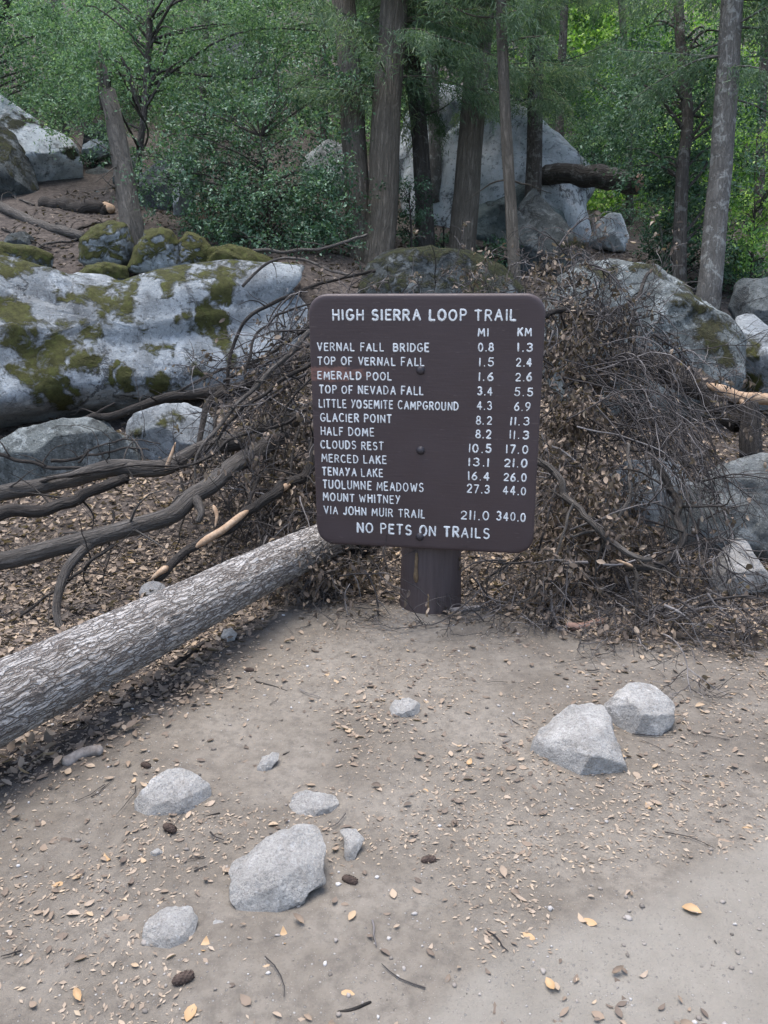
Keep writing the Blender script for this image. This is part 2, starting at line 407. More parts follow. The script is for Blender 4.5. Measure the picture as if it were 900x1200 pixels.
M_FARLITTER = mat_leaf('dark_litter', [(0, (.05, .042, .037)), (.6, (.11, .09, .075)), (1, (.22, .18, .145))], .1, .8, .2)  # darker leaf tones for the litter on the slope
M_DEADLEAF = mat_leaf('dead_leaf', [(0, (.055, .042, .035)), (.45, (.115, .088, .070)), (.78, (.24, .185, .14)), (1, (.42, .34, .26))], .15, .6, .3)
M_LITTER = mat_leaf('litter_leaf', [(0, (.09, .072, .06)), (.35, (.17, .135, .108)), (.6, (.26, .20, .15)), (.82, (.37, .30, .235)), (.95, (.44, .31, .18)), (1, (.50, .36, .19))], .1, .7, .25)
M_YELLOW = mat_leaf('yellow_leaf', [(0, (.42, .25, .115)), (.6, (.45, .32, .19)), (1, (.48, .38, .24))], .15, .5, .4)
M_GREEN = mat_leaf('oak_foliage', [(0, (0.036, 0.076, 0.042)), (.5, (0.105, 0.195, 0.112)), (.85, (0.192, 0.300, 0.186)), (1, (0.264, 0.384, 0.252))], .35, .6, .25)
M_DKGREEN = mat_leaf('laurel_foliage', [(0, (0.026, 0.060, 0.036)), (.5, (0.066, 0.136, 0.082)), (.85, (0.125, 0.220, 0.140)), (1, (0.215, 0.335, 0.24))], .3, .52, .35)
M_LTGREEN = mat_leaf('painted_sun_foliage', [(0, (0.054, 0.132, 0.036)), (.5, (0.144, 0.300, 0.072)), (.85, (0.324, 0.504, 0.120)), (1, (0.540, 0.720, 0.228))], .4, .5, .4)  # sunlight put into the leaf colours, brighter and yellower than the other greens
M_NEEDLE = mat_leaf('conifer_needles', [(0, (0.060, 0.108, 0.066)), (.5, (0.115, 0.182, 0.112)), (.85, (0.18, 0.262, 0.165)), (1, (0.28, 0.325, 0.195))], .35, .6, .3)
M_FAR = mat_leaf('far_foliage', [(0, (0.036, 0.078, 0.042)), (.5, (0.11, 0.205, 0.115)), (.85, (0.216, 0.342, 0.204)), (1, (0.336, 0.480, 0.288))], .4, .7, .2)
M_BAREWOOD = mat_plain('bare_wood', [(.3, (.20, .13, .08)), (.5, (.33, .225, .145)), (.7, (.44, .34, .245))], 30, .004)
M_GREYWOOD = mat_plain('grey_wood', [(.3, (.12, .105, .095)), (.7, (.30, .275, .255))], 30, .004)
M_REDWOOD = mat_plain('red_brown_wood', [(.3, (.16, .09, .065)), (.7, (.34, .22, .17))], 25, .005)
M_CONE = mat_plain('cone_scales', [(.3, (.035, .024, .02)), (.7, (.11, .08, .065))], 60, .004)
M_GREYSNAG = mat_bark('snag_bark', (.055, .050, .043), (.19, .176, .154), plate_scale=12, stretch=.2, bump=.03)

# ------------------------------------------------------------------ ground sheet
def axis(segs):
    a = [np.array([segs[0][0]])]
    for lo, hi, st in segs: 
        n = max(1, int(round((hi - lo) / st))); a.append(np.linspace(lo, hi, n + 1)[1:])
    return np.concatenate(a)
gx = axis([(-60, -12, 4), (-12, -4, .4), (-4, -2.2, .07), (-2.2, 2.4, .028), (2.4, 4, .07), (4, 12, .4), (12, 60, 4)])
gy = axis([(-40, -2, 4), (-2, .9, .25), (.9, 5, .028), (5, 9, .08), (9, 20, .4), (20, 90, 3.5)])
X, Y = np.meshgrid(gx, gy, indexing='ij'); Z = hgt(X, Y)
def humus(x, y):
    z = hgt(x, y, False); px, py, d = proj(np.stack([x, y, z], -1))
    # edge of the trodden ground across the picture
    ex = np.array([-400, 0, 120, 250, 330, 380, 460, 560, 640, 720, 800, 900, 1300.0])
    ey = np.array([1120, 960, 890, 800, 735, 700, 700, 706, 728, 752, 760, 765, 790.0])
    nz = fbm(np.stack([x*2.5, y*2.5, 0*x], -1), 21, 4)
    e = np.interp(px, ex, ey) + nz * 45
    sft = np.interp(px, [0, 250, 400, 600, 900], [90, 60, 22, 22, 50])
    f = np.clip((e - py) / sft + .35, 0, 1)
    # thin brown wash at the right and in the lower left
    f = np.maximum(f, .30 * np.clip(1 - np.hypot((px - 820) / 200, (py - 850) / 130), 0, 1) ** .7)
    f = np.maximum(f, .22 * np.clip(1 - np.hypot((px - 60) / 260, (py - 1050) / 260), 0, 1) ** .7)
    return np.where(d < .5, .2, np.where(y > 5, 1, f))
def pathmask(x, y):
    nz = fbm(np.stack([x*3, y*3, 0*x + 4], -1), 31, 5)
    px, py, d = proj(np.stack([x, y, 0*x], -1))
    e = np.interp(px, [300, 480, 560, 640, 760, 900, 1300], [1500, 1220, 1110, 1050, 1015, 960, 900.])
    return np.where(d < .5, .5, np.clip((py - e - nz * 55) / 40, 0, .9))
def sheet(x, y):
    i = np.clip(np.searchsorted(gx, x) - 1, 0, len(gx) - 2); j = np.clip(np.searchsorted(gy, y) - 1, 0, len(gy) - 2)
    fx = (x - gx[i]) / (gx[i+1] - gx[i]); fy = (y - gy[j]) / (gy[j+1] - gy[j])
    return Z[i, j]*(1-fx)*(1-fy) + Z[i+1, j]*fx*(1-fy) + Z[i, j+1]*(1-fx)*fy + Z[i+1, j+1]*fx*fy
V = np.stack([X, Y, Z], -1).reshape(-1, 3); nx, ny = X.shape
idx = np.arange(nx*ny).reshape(nx, ny)
Q = np.stack([idx[:-1, :-1], idx[1:, :-1], idx[1:, 1:], idx[:-1, 1:]], -1).reshape(-1, 4)
obj('ground', V, [Q], M_SOIL, origin=(0, 0, 0), kind='structure',
    attrs={'humus': humus(X, Y).ravel(), 'path': pathmask(X, Y).ravel()})

# ------------------------------------------------------------------ rocks
def outline_at(poly, ang, cx, cy):
    p = np.asarray(poly, float); q = np.roll(p, -1, 0)
    seg = np.concatenate([a + (b - a) * np.linspace(0, 1, 24, endpoint=False)[:, None] for a, b in zip(p, q)])
    a = np.arctan2(-(seg[:, 1] - cy), seg[:, 0] - cx); r = np.hypot(seg[:, 0] - cx, seg[:, 1] - cy)
    o = np.argsort(a); a, r = a[o], r[o]
    a = np.r_[a - 2*pi, a, a + 2*pi]; r = np.r_[r, r, r]
    rr = np.interp(ang, a, r)
    kk = np.array([.25, .5, .25]); n = len(rr)
    rr = np.convolve(np.r_[rr[-1], rr, rr[0]], kk, 'valid')
    return rr
def rock(name, poly, d, thick, mat, label, seed=1, box=(.62, .55), facet=.10, lump=.06, na=96, nr=40, centre=None, cuts=0,
         moss=None, tilt=0.0, cat='rock', group=None, face_up=0.0, back=1.0, rough=.02):
    """a stone whose silhouette is the outline, swollen towards and away from the viewer by 'thick' metres"""
    poly = np.asarray(poly, float)
    cx, cy = centre if centre else poly.mean(0)
    ang = np.linspace(-pi, pi, na, endpoint=False); ro = outline_at(poly, ang, cx, cy)
    ph = np.linspace(0, pi, nr + 2)[1:-1]
    rr = np.sin(ph) ** box[0]; zz = np.sign(np.cos(ph)) * np.abs(np.cos(ph)) ** box[1]
    px = cx + rr[:, None] * ro[None] * np.cos(ang)[None]; py = cy - rr[:, None] * ro[None] * np.sin(ang)[None]
    c0 = P(cx, cy, d); nrm = unit(_C - c0)
    nrm = unit(nrm + np.array([0, 0, face_up]))
    # outline lies in a plane through c0, perpendicular to nrm mixed with a backward lean
    rdir = ray(px, py); pn = unit(unit(_C - c0) + np.array([0, 0, tilt]))
    t = ((c0 - _C) @ pn) / (rdir @ pn)
    base = _C + rdir * t[..., None]
    zoff = np.where(zz > 0, zz * thick, zz * thick * back)
    V = base + nrm * zoff[:, None, None]
    V = V.reshape(-1, 3)
    f = np.vstack([c0 + nrm * thick, c0 - nrm * thick * back]); V = np.vstack([V, f])
    k = na; i = np.arange(nr - 1)[:, None] * k; j = np.arange(k)[None]; j2 = (j + 1) % k
    Q = np.stack([i + j, i + k + j, i + k + j2, i + j2], -1).reshape(-1, 4)
    jj = np.arange(k); n0 = nr * k
    T = np.vstack([np.stack([jj*0 + n0, jj, (jj+1) % k], 1), np.stack([jj*0 + n0 + 1, (nr-1)*k + (jj+1) % k, (nr-1)*k + jj], 1)])
    # chips, lumps
    size = np.ptp(V, axis=0).max(); dirn = unit(V - c0)
    q = (V - c0) / size
    f1, f2, off, rnd = cell(q * 3.2 + seed * 3.7, seed)
    tilt_ = ((rnd - .5) * off).sum(-1) * 2.0
    edge = np.clip((f2 - f1) / .30, 0, 1); edge = edge*edge*(3-2*edge)
    V = V + dirn * size * ((facet * tilt_ * edge) + lump * fbm(q * 2.3 + seed, seed, 4) + rough * fbm(q * 14 + seed, seed + 3, 4))[:, None]
    if cuts:
        rg = np.random.default_rng(seed); vw = unit(_C - c0); rt = unit(np.cross(vw, [0, 0, 1.0])); upv = np.cross(rt, vw)
        for q_ in range(cuts):
            a_ = 2*pi*(q_ + rg.uniform(-.3, .3))/cuts; nn = unit(vw*rg.uniform(.5, 1.0) + (rt*cos(a_) + upv*sin(a_))*rg.uniform(.45, .9) + np.array([0, 0, .25]))
            h_ = (V - c0) @ nn; lim = h_.max()*rg.uniform(.58, .78); V = V - nn*(np.maximum(h_ - lim, 0)*.96)[:, None]
        V = V + dirn*size*(.010*fbm(q*9 + seed, seed + 9, 4))[:, None]
    at = np.zeros(len(V))
    me_n = np.zeros_like(V)
    fn = np.cross(V[Q[:, 1]] - V[Q[:, 0]], V[Q[:, 2]] - V[Q[:, 0]]); fn = unit(fn)
    for kx in range(4): np.add.at(me_n, Q[:, kx], fn)
    me_n = unit(me_n)
    if (me_n * dirn).sum() < 0: me_n = -me_n
    if moss is not None:
        vx, vy, _ = proj(V); at = moss(vx, vy, me_n, V)
    return obj(name, V, [Q, T], mat, attrs={'moss': at}, label=label, cat=cat, group=group)
def up_moss(lo, gain, nz=.5, sc=2.5):
    return lambda vx, vy, n, V: np.clip((n[:, 2] - lo) * gain + nz * fbm(V * sc, 41, 4), 0, 1)
def blob_moss(blobs, up=None, amp=.5):
    def f(vx, vy, n, V):
        m = np.zeros(len(vx)); wx = fbm(V*3.2, 45, 5); wy = fbm(V*3.2 + 9, 46, 5)
        x_ = vx + np.interp(np.ptp(vx), [20, 300], [6, 34])*wx; y_ = vy + np.interp(np.ptp(vx), [20, 300], [6, 34])*wy
        for bx, by, rx, ry in blobs:
            m = np.maximum(m, np.clip(1.25 - .8*np.hypot((x_ - bx) / rx, (y_ - by) / ry), 0, 1))
        m = m + .75*fbm(V*np.array([5, 5, 2.6]), 43, 5) - .23
        if up: m = np.maximum(m, (n[:, 2] - up[0]) * up[1] + .8 * fbm(V * 2.6, 44, 5))
        return np.clip(m, 0, 1)
    return f

# --- foreground stones half sunk in the path
def z6(pts): return [(140 + x*.3444, 880 + y*.3444) for x, y in pts]
def z7(pts): return [(600 + x*.2444, 780 + y*.2444) for x, y in pts]
def ground_depth(poly):
    p = np.asarray(poly, float); g = G([p[:, 0].mean()], [p[:, 1].max() - .15*np.ptp(p[:, 1])])[0]
    return float((g - _C) @ _F)
FG = [
 ('left_knobby', z6([(45,190),(55,160),(100,110),(150,75),(210,65),(265,85),(310,110),(322,145),(290,185),(245,225),(220,240),(150,235),(100,230),(75,235)]), .085, 'pale speckled stone on the dirt with a long crack across its top', 11, .9),
 ('big_flat', z6([(375,370),(430,340),(520,290),(600,255),(660,250),(695,280),(705,330),(690,400),(710,440),(640,480),(560,520),(490,545),(465,570),(400,520),(368,490)]), .075, 'largest pale angular granite slab in the bottom centre-left of the path', 12, 1.1),
 ('pinkish', z6([(572,180),(590,145),(640,138),(690,145),(740,150),(752,175),(735,230),(650,230),(600,215)]), .03, 'flat pinkish grey stone sunk just behind the largest path slab', 13, 1.2),
 ('triangle', z6([(745,265),(800,262),(835,300),(810,340),(790,380),(765,360),(765,300)]), .02, 'small triangular white stone right beside the largest path slab', 14, 1.2),
 ('dusty', z6([(78,600),(100,560),(160,530),(240,525),(270,570),(265,620),(200,660),(110,685),(75,660)]), .025, 'flat dusty grey stone sunk in dirt, nearest to the viewer', 15, 1.2),
 ('faint', z6([(290,600),(330,575),(370,580),(372,605),(330,622),(295,620)]), .012, 'faint dusty stone barely showing beside the nearest sunken stone', 16, 1.2),
 ('sliver', z6([(455,72),(485,25),(520,5),(545,5),(540,30),(500,72)]), .02, 'narrow flat grey sliver of stone between log and pinkish stone', 17, 1.2),
 ('tiny', z6([(105,345),(130,330),(152,345),(140,360),(110,362)]), .014, 'tiny whitish stone on dirt below the cracked stone', 18, 1.0),
 ('right_big', z7([(75,400),(95,340),(200,250),(300,200),(380,190),(440,200),(470,260),(495,340),(530,420),(572,520),(565,545),(400,555),(310,510),(240,505),(150,450)]), .12, 'large dome shaped speckled rock, left one of the touching pair', 19, .8),
 ('right_small', z7([(445,185),(480,160),(560,95),(620,90),(690,110),(770,170),(780,250),(740,300),(690,370),(655,382),(590,345),(500,295),(470,240)]), .11, 'smaller blocky grey rock, right one of the touching pair', 20, .8),
 ('mid_small', [(455,830),(463,820),(480,818),(492,824),(494,834),(485,843),(464,842)], .03, 'small rounded pale stone alone on dirt between sign and slabs', 21, 1.0),
 ('log_stone', [(163,695),(168,684),(182,680),(194,686),(196,702),(180,708),(165,706)], .05, 'small bluish grey stone peeping over the top of the big log', 22, .8),
 ('under_log', [(258,748),(262,738),(272,736),(278,743),(274,752),(262,754)], .03, 'small grey stone in the leaf litter just below the big log', 23, .8),
]
for nm, poly, th, lab, sd, fu in FG:
    pts = np.array(poly, float); d = ground_depth(poly) + .45*th; lo_ = pts[:, 1].mean(); hh_ = np.ptp(pts[:, 1])
    pts[:, 1] = np.where(pts[:, 1] > lo_, pts[:, 1] + .10*hh_*(pts[:, 1] - lo_)/(hh_*.5), pts[:, 1]); poly = pts
    if nm == 'log_stone': d = float((G([180], [700])[0] - _C) @ _F)
    rock('stone' if th < .06 else 'rock', poly, d, th*.72, M_ROCK, lab, sd, box=(.46, .9), facet=.07, lump=.022, rough=.016, na=130, nr=60, tilt=fu*.9, face_up=fu*.6, cat='rock', cuts=7)

# --- big mossy boulder on the left
def zb(pts): return [(x*.4222, 230 + y*.4222) for x, y in pts]     # zoom of the boulder
moss_b = [(x*.4222, 230 + y*.4222, a*.4222, b*.4222) for x, y, a, b in [
  (60,340,100,70),(130,420,90,110),(150,530,50,60),(60,500,60,40),(280,290,70,60),(350,250,50,30),(340,310,40,60),(395,360,28,45),
  (205,520,25,60),(250,430,40,40),(440,210,60,30),(540,210,130,35),(600,240,80,45),(600,350,60,55),(620,420,35,60),(545,470,30,45),
  (430,530,60,50),(350,520,30,40),(520,330,25,40),(240,350,40,30),(100,200,120,25),(30,180,80,30),(180,280,60,40),(480,240,40,30),(320,500,20,30)]]
rock('boulder', [(-170,510),(-185,350),(-80,322),(0,318),(60,326),(100,338),(150,342),(200,340),(260,338),(316,346),(342,360),(362,384),(370,410),(362,434),(335,450),(270,468),(200,478),(120,487),(40,492),(-60,505)],
     8.1, .75, M_BOULDER, 'huge pale boulder streaked with olive moss behind the fallen branches', 31, box=(.5, .42), facet=.085, lump=.03, na=380, nr=180, cuts=0,
     centre=(120, 405), moss=blob_moss(moss_b, (.60, 1.5)), cat='boulder', tilt=.55, face_up=.35, rough=.014)
MR = [
 ([(-40,325),(-30,292),(0,284),(40,288),(64,300),(60,318),(20,330)], 8.5, .25, 'low mossy rock on the far left end of the huge boulder', .2),
 ([(92,306),(95,280),(110,264),(130,258),(148,262),(158,285),(156,308),(130,318),(105,316)], 8.9, .3, 'moss topped rock at the foot of the leaning snag', .15),
 ([(150,316),(158,290),(170,272),(188,265),(203,270),(212,290),(216,316),(190,324),(165,322)], 8.8, .3, 'peaked rock, moss on its left and white on its right', .35),
 ([(204,316),(207,284),(220,270),(236,277),(250,290),(245,318),(222,324)], 8.95, .3, 'narrow mossy rock just right of the peaked white rock', .2),
 ([(238,318),(246,292),(270,287),(292,294),(318,302),(336,318),(330,334),(290,332),(255,328)], 9.0, .3, 'broad moss cushioned rock at the right end of the mossy row', -.1),
 ([(86,330),(100,312),(125,306),(150,312),(152,330),(120,340)], 8.5, .25, 'brown mossy lump on top of the huge boulder', .1),
]
for k, (poly, d, th, lab, lo) in enumerate(MR):
    rock('mossy_rock', poly, d, th, M_BOULDER, lab, 50 + k, box=(.6, .6), facet=.06, lump=.05, na=90, nr=40, moss=up_moss(lo - .75, 1.0, .9), cat='rock', group='mossy rocks along the top of the huge boulder')
RK = [
 # name, outline, depth, thickness, material, label, seed, moss fn, centre
 ('boulder', [(-20,560),(0,520),(20,503),(60,492),(110,487),(128,500),(150,520),(160,548),(140,560),(60,580),(-10,580)], 6.0, .3, M_STAINED, 'flat topped grey boulder behind the branches at the left edge', 61, up_moss(.8, .8, .5), None),
 ('rock', [(146,540),(148,500),(160,484),(190,474),(220,472),(245,480),(255,505),(250,540),(200,552)], 6.4, .28, M_BOULDER, 'pale rock with a moss patch under the long dark branch', 62, blob_moss([(195,492,18,14),(165,505,14,12)]), None),
 ('boulder', [(628,400),(650,330),(680,309),(722,302),(768,314),(812,338),(845,370),(866,402),(872,440),(850,480),(760,500),(660,500)], 6.9, .55, M_STAINED, 'broad grey boulder behind the brush pile right of the sign', 63, blob_moss([(808,345,26,22),(835,385,18,30),(850,415,14,26),(700,306,30,8),(760,318,24,10)], amp=.8), None),
 ('boulder', [(852,440),(848,400),(862,372),(880,365),(905,385),(930,400),(960,430),(960,480),(870,480)], 6.7, .35, M_BOULDER, 'white lichened boulder at the right edge below the tree', 64, blob_moss([(885,405,22,18),(880,450,20,16)], amp=.8), None),
 ('boulder', [(850,360),(870,335),(900,325),(980,330),(1010,420),(900,430),(860,400)], 8.2, .5, M_DARKROCK, 'dark boulder at the right edge behind the lichened one', 65, up_moss(.7, 1, .5), None),
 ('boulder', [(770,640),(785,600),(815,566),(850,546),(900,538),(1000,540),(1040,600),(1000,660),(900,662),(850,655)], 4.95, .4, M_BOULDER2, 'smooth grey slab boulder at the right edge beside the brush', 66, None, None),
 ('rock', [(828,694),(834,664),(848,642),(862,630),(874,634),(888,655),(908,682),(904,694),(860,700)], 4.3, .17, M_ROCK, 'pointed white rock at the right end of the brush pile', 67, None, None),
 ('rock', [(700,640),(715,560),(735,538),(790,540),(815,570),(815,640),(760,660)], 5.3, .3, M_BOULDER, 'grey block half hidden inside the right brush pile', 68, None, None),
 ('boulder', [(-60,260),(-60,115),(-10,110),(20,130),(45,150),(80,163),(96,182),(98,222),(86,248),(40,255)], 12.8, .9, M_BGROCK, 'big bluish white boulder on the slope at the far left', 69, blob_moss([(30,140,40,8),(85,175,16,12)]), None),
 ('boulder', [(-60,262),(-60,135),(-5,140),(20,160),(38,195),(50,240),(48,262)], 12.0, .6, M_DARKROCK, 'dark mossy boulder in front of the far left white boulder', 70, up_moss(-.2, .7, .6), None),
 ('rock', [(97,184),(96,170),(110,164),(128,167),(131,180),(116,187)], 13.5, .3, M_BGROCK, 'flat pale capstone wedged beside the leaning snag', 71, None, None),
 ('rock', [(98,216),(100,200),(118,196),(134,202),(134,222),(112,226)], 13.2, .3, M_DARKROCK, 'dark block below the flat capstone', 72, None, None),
 ('boulder', [(158,262),(162,205),(180,186),(206,180),(232,190),(240,220),(238,262),(200,268)], 11.4, .5, M_DARKROCK, 'dark boulder under the shrub right of the snag', 73, None, None),
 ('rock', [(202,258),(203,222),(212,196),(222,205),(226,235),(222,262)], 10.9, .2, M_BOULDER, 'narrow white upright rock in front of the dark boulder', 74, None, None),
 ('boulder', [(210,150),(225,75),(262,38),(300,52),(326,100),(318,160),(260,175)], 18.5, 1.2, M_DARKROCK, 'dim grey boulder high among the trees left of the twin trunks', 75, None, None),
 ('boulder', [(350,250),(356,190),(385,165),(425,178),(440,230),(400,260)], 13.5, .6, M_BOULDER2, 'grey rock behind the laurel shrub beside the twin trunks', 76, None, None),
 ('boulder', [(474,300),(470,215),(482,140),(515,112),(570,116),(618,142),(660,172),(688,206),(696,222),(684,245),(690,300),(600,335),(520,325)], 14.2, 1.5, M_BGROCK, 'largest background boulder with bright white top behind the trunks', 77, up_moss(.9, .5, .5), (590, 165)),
 ('boulder', [(512,310),(508,275),(545,232),(590,205),(640,205),(672,222),(686,240),(688,300),(660,345),(560,340)], 13.0, .5, M_TEALROCK, 'boulder face with shade painted in dark under the white topped one', 80, up_moss(.8, .6, .5), None),  # shaded lower face of the white boulder, built as a dark piece
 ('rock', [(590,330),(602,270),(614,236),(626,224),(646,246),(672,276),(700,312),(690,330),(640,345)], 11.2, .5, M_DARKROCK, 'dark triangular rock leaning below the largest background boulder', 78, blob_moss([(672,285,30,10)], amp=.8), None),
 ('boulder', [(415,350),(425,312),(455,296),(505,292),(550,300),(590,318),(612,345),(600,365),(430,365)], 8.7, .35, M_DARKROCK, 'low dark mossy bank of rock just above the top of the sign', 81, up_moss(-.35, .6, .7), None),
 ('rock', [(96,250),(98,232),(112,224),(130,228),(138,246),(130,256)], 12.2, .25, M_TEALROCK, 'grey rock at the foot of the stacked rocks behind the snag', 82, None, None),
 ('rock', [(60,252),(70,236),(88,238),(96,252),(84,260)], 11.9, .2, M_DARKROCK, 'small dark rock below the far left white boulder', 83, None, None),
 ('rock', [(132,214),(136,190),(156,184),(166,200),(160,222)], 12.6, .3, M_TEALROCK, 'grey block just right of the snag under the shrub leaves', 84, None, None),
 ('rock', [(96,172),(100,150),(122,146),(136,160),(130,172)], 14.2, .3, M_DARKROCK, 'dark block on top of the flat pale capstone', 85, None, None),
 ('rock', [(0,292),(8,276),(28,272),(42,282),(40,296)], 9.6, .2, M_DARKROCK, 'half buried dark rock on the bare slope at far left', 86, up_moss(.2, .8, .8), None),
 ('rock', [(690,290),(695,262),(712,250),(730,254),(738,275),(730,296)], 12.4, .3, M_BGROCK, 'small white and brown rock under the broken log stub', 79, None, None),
]
for nm, poly, d, th, mat, lab, sd, ms, cen in RK:
    big = np.ptp(np.asarray(poly)[:, 0]) > 100
    rock(nm, poly, d, th, mat, lab, sd, box=(.5, .62), facet=.07, lump=.05, na=150 if big else 80, nr=70 if big else 36, moss=ms, centre=cen, cuts=0 if nm == 'boulder' and np.ptp(np.asarray(poly)[:, 0]) > 180 else 6, cat='boulder' if nm == 'boulder' else 'rock', tilt=.15 if d < 8 else .45, face_up=0 if d < 8 else .2)

# ------------------------------------------------------------------ the trail sign
BY = 3.66                                    # distance of the board's face
obs = np.array([(360,346),(638,343),(627,650),(372,638)], float)
def corners(q):
    cx, cz, W, H, yaw, lean = q
    u = np.array([cos(yaw), sin(yaw), 0]); nrm = np.array([sin(yaw), -cos(yaw), 0])
    v = unit(np.array([0, 0, cos(lean)]) - nrm * sin(lean)); c = np.array([cx, BY, cz])
    return c, u, v, [c - u*W/2 + v*H/2, c + u*W/2 + v*H/2, c + u*W/2 - v*H/2, c - u*W/2 - v*H/2]
q = np.array([.15, .95, 1.1, 1.2, .1, 0.0])
for it in range(30):
    def res(q):
        x, y, _ = proj(np.array(corners(q)[3])); return (np.stack([x, y], 1) - obs).ravel()
    r0 = res(q); J = np.stack([(res(q + e) - r0) / 1e-5 for e in np.eye(6) * 1e-5], 1)
    q = q - np.linalg.lstsq(J, r0, rcond=None)[0]
BC, BU, BV, _ = corners(q); BW, BH = q[2], q[3]
BN = np.cross(BU, BV)                        # out of the face, roughly to the viewer
if BN @ (BC - _C) > 0: BN = -BN
print('sign fit', np.round(q, 3), 'res', np.round(res(q), 1))
def onboard(px, py):
    r = ray(px, py); t = ((BC - _C) @ BN) / (r @ BN); p = _C + r * np.asarray(t)[..., None] - BC
    return p @ BU, p @ BV
def B3(u, v, w_): return BC + np.multiply.outer(u, BU) + np.multiply.outer(v, BV) + np.multiply.outer(w_, BN)
post_c = BC - BN * (.07 + .17); post_c = np.array([post_c[0], post_c[1], 0])
bx0, _ = onboard(500, 690); post_c[:2] = (BC + BU * bx0 - BN * (.075 + .16))[:2]
post_c[2] = hgt(post_c[0], post_c[1]) - .12
sign = thing('trail_sign', (post_c[0], post_c[1], float(hgt(post_c[0], post_c[1]))), 'dark brown wooden trail sign with white routed lettering on a thick post', 'sign')

M = MatB('brown_sign_paint'); v = M.attr('bc', 'Vector')
gr = M.noise(M.mapping(v, (2.0, 40, 40)), 3, 6, .65)
c = M.ramp(gr, [(.25, (.049, .0345, .0355)), (.75, (.063, .0445, .0455))])
c = M.mix(M.ramp(M.noise(v, 3.0, 6, .6), [(.4, 0), (.7, .35)]), c, (.080, .060, .064))
wp = M.attr('worn'); wn = M.noise(M.mapping(v, (14, 45, 20)), 1.0, 7, .7)
c = M.mix(M.ramp(M.math('MULTIPLY', wp, M.math('MULTIPLY_ADD', wn, 2.6, -.62)), [(.30, 0), (.62, .75)]), c, (.21, .105, .085))
ck = M.attr('crack'); c = M.mix(ck, c, (.012, .009, .009))
scr = M.noise(M.mapping(v, (10, 55, 10)), 1.6, 3, .5)
c = M.mix(M.ramp(scr, [(.66, 0), (.71, .45)]), c, (.13, .105, .10))
chip = M.noise(M.mapping(v, (9, 30, 9)), 1.3, 6, .75); c = M.mix(M.ramp(chip, [(.67, 0), (.70, .6)]), c, (.02, .015, .015))
M_SIGN = M.fin(c, M.ramp(M.noise(v, 12, 5, .6), [(.3, .42), (.7, .62)]), M.bump(M.math('ADD', gr, M.math('MULTIPLY', M.noise(v, 60, 5, .6), .6)), .0012, .7), .4)
M = MatB('brown_post_paint'); tc = M.attr('tc', 'Vector')
gr = M.noise(M.mapping(tc, (30, 30, 1.5)), 1.5, 6, .7)
c = M.ramp(gr, [(.2, (.055, .042, .041)), (.5, (.083, .064, .062)), (.8, (.11, .087, .083))])
c = M.mix(M.ramp(M.noise(M.mapping(tc, (22, 22, 3)), 1.2, 5, .7), [(.66, 0), (.72, .7)]), c, (.20, .145, .09))
M_POST = M.fin(c, .7, M.bump(gr, .008, .9), .3)
M_LETTER = mat_plain('white_letter_paint', [(.36, (.40, .40, .40)), (.46, (.68, .70, .70)), (.6, (.80, .82, .82))], 70, .0008, .5)
M_BOLT = mat_plain('painted_bolt', [(.3, (.02, .017, .02)), (.7, (.05, .042, .05))], 40, .001, .45, .5)

# board: rounded rectangle, eased edges; the face is a fine grid so that worn paint has a place of its own
def rrect(W, H, r, n=10):
    o = []
    for cx, cy, a0 in ((W/2-r, H/2-r, 0), (-W/2+r, H/2-r, 90), (-W/2+r, -H/2+r, 180), (W/2-r, -H/2+r, 270)):
        for a in np.linspace(a0, a0 + 90, n): o.append((cx + r*cos(R(a)), cy + r*sin(R(a))))
    return np.array(o)
TH = .07
rings = []
for ins, wz in ((.012, -TH), (0, -TH + .012), (0, -.012), (.0035, -.0035), (.012, 0)):
    rings.append((rrect(BW - 2*ins, BH - 2*ins, .088 - ins*.6), wz))
inner = rings[-1][0]
g = Geo(); nb = len(inner); uv = []
for ring, wz in rings: uv.append(np.c_[ring, np.full(nb, wz)])
for s in np.linspace(.97, .02, 60): uv.append(np.c_[inner * s, np.zeros(nb)])
L = np.concatenate(uv); nl = len(uv)
# resample long straight sides by inserting points: use denser ring
def dens_ring(ring, m=260):
    r = np.vstack([ring, ring[:1]]); s = np.r_[0, np.cumsum(np.linalg.norm(np.diff(r, axis=0), axis=1))]
    # keep the corner points, add along the sides
    u = np.linspace(0, s[-1], m, endpoint=False); return np.stack([np.interp(u, s, r[:, k]) for k in range(2)], 1)
uv = [np.c_[dens_ring(a), np.full(260, wz)] for a, wz in rings]
rin = dens_ring(inner)
for s in np.linspace(.98, .015, 64): uv.append(np.c_[rin * s, np.zeros(260)])
L = np.concatenate(uv); nb = 260; nl = len(uv)
i = np.arange(nl - 1)[:, None] * nb; j = np.arange(nb)[None]; j2 = (j + 1) % nb
Q = np.stack([i + j, i + j2, i + nb + j2, i + nb + j], -1).reshape(-1, 4)
cap = [np.arange(nb)[::-1][None, :], ((nl-1)*nb + np.arange(nb))[None, :]]
wu0, wv0 = onboard(362, 447); wu1, wv1 = onboard(452, 430)
wav = .006 * fbm(np.c_[L[:, 0]*9, L[:, 1]*9, L[:, 0]*0], 5, 3)
worn = np.clip(1 - np.maximum(np.abs(L[:, 1] - (wv0+wv1)/2 + wav) / (abs(wv1-wv0)*.62), 0) ** 3, 0, 1) * np.clip((wu1 + .12 - L[:, 0]) / .35, 0, 1) * (L[:, 2] > -.03)
_, cv = onboard(370, 478)
crack = .7 * np.clip(1 - np.abs(L[:, 1] - cv + wav*.6) / .007, 0, 1) * np.clip((-.25*BW - L[:, 0]) / .12, 0, 1) * (L[:, 2] > -.03)
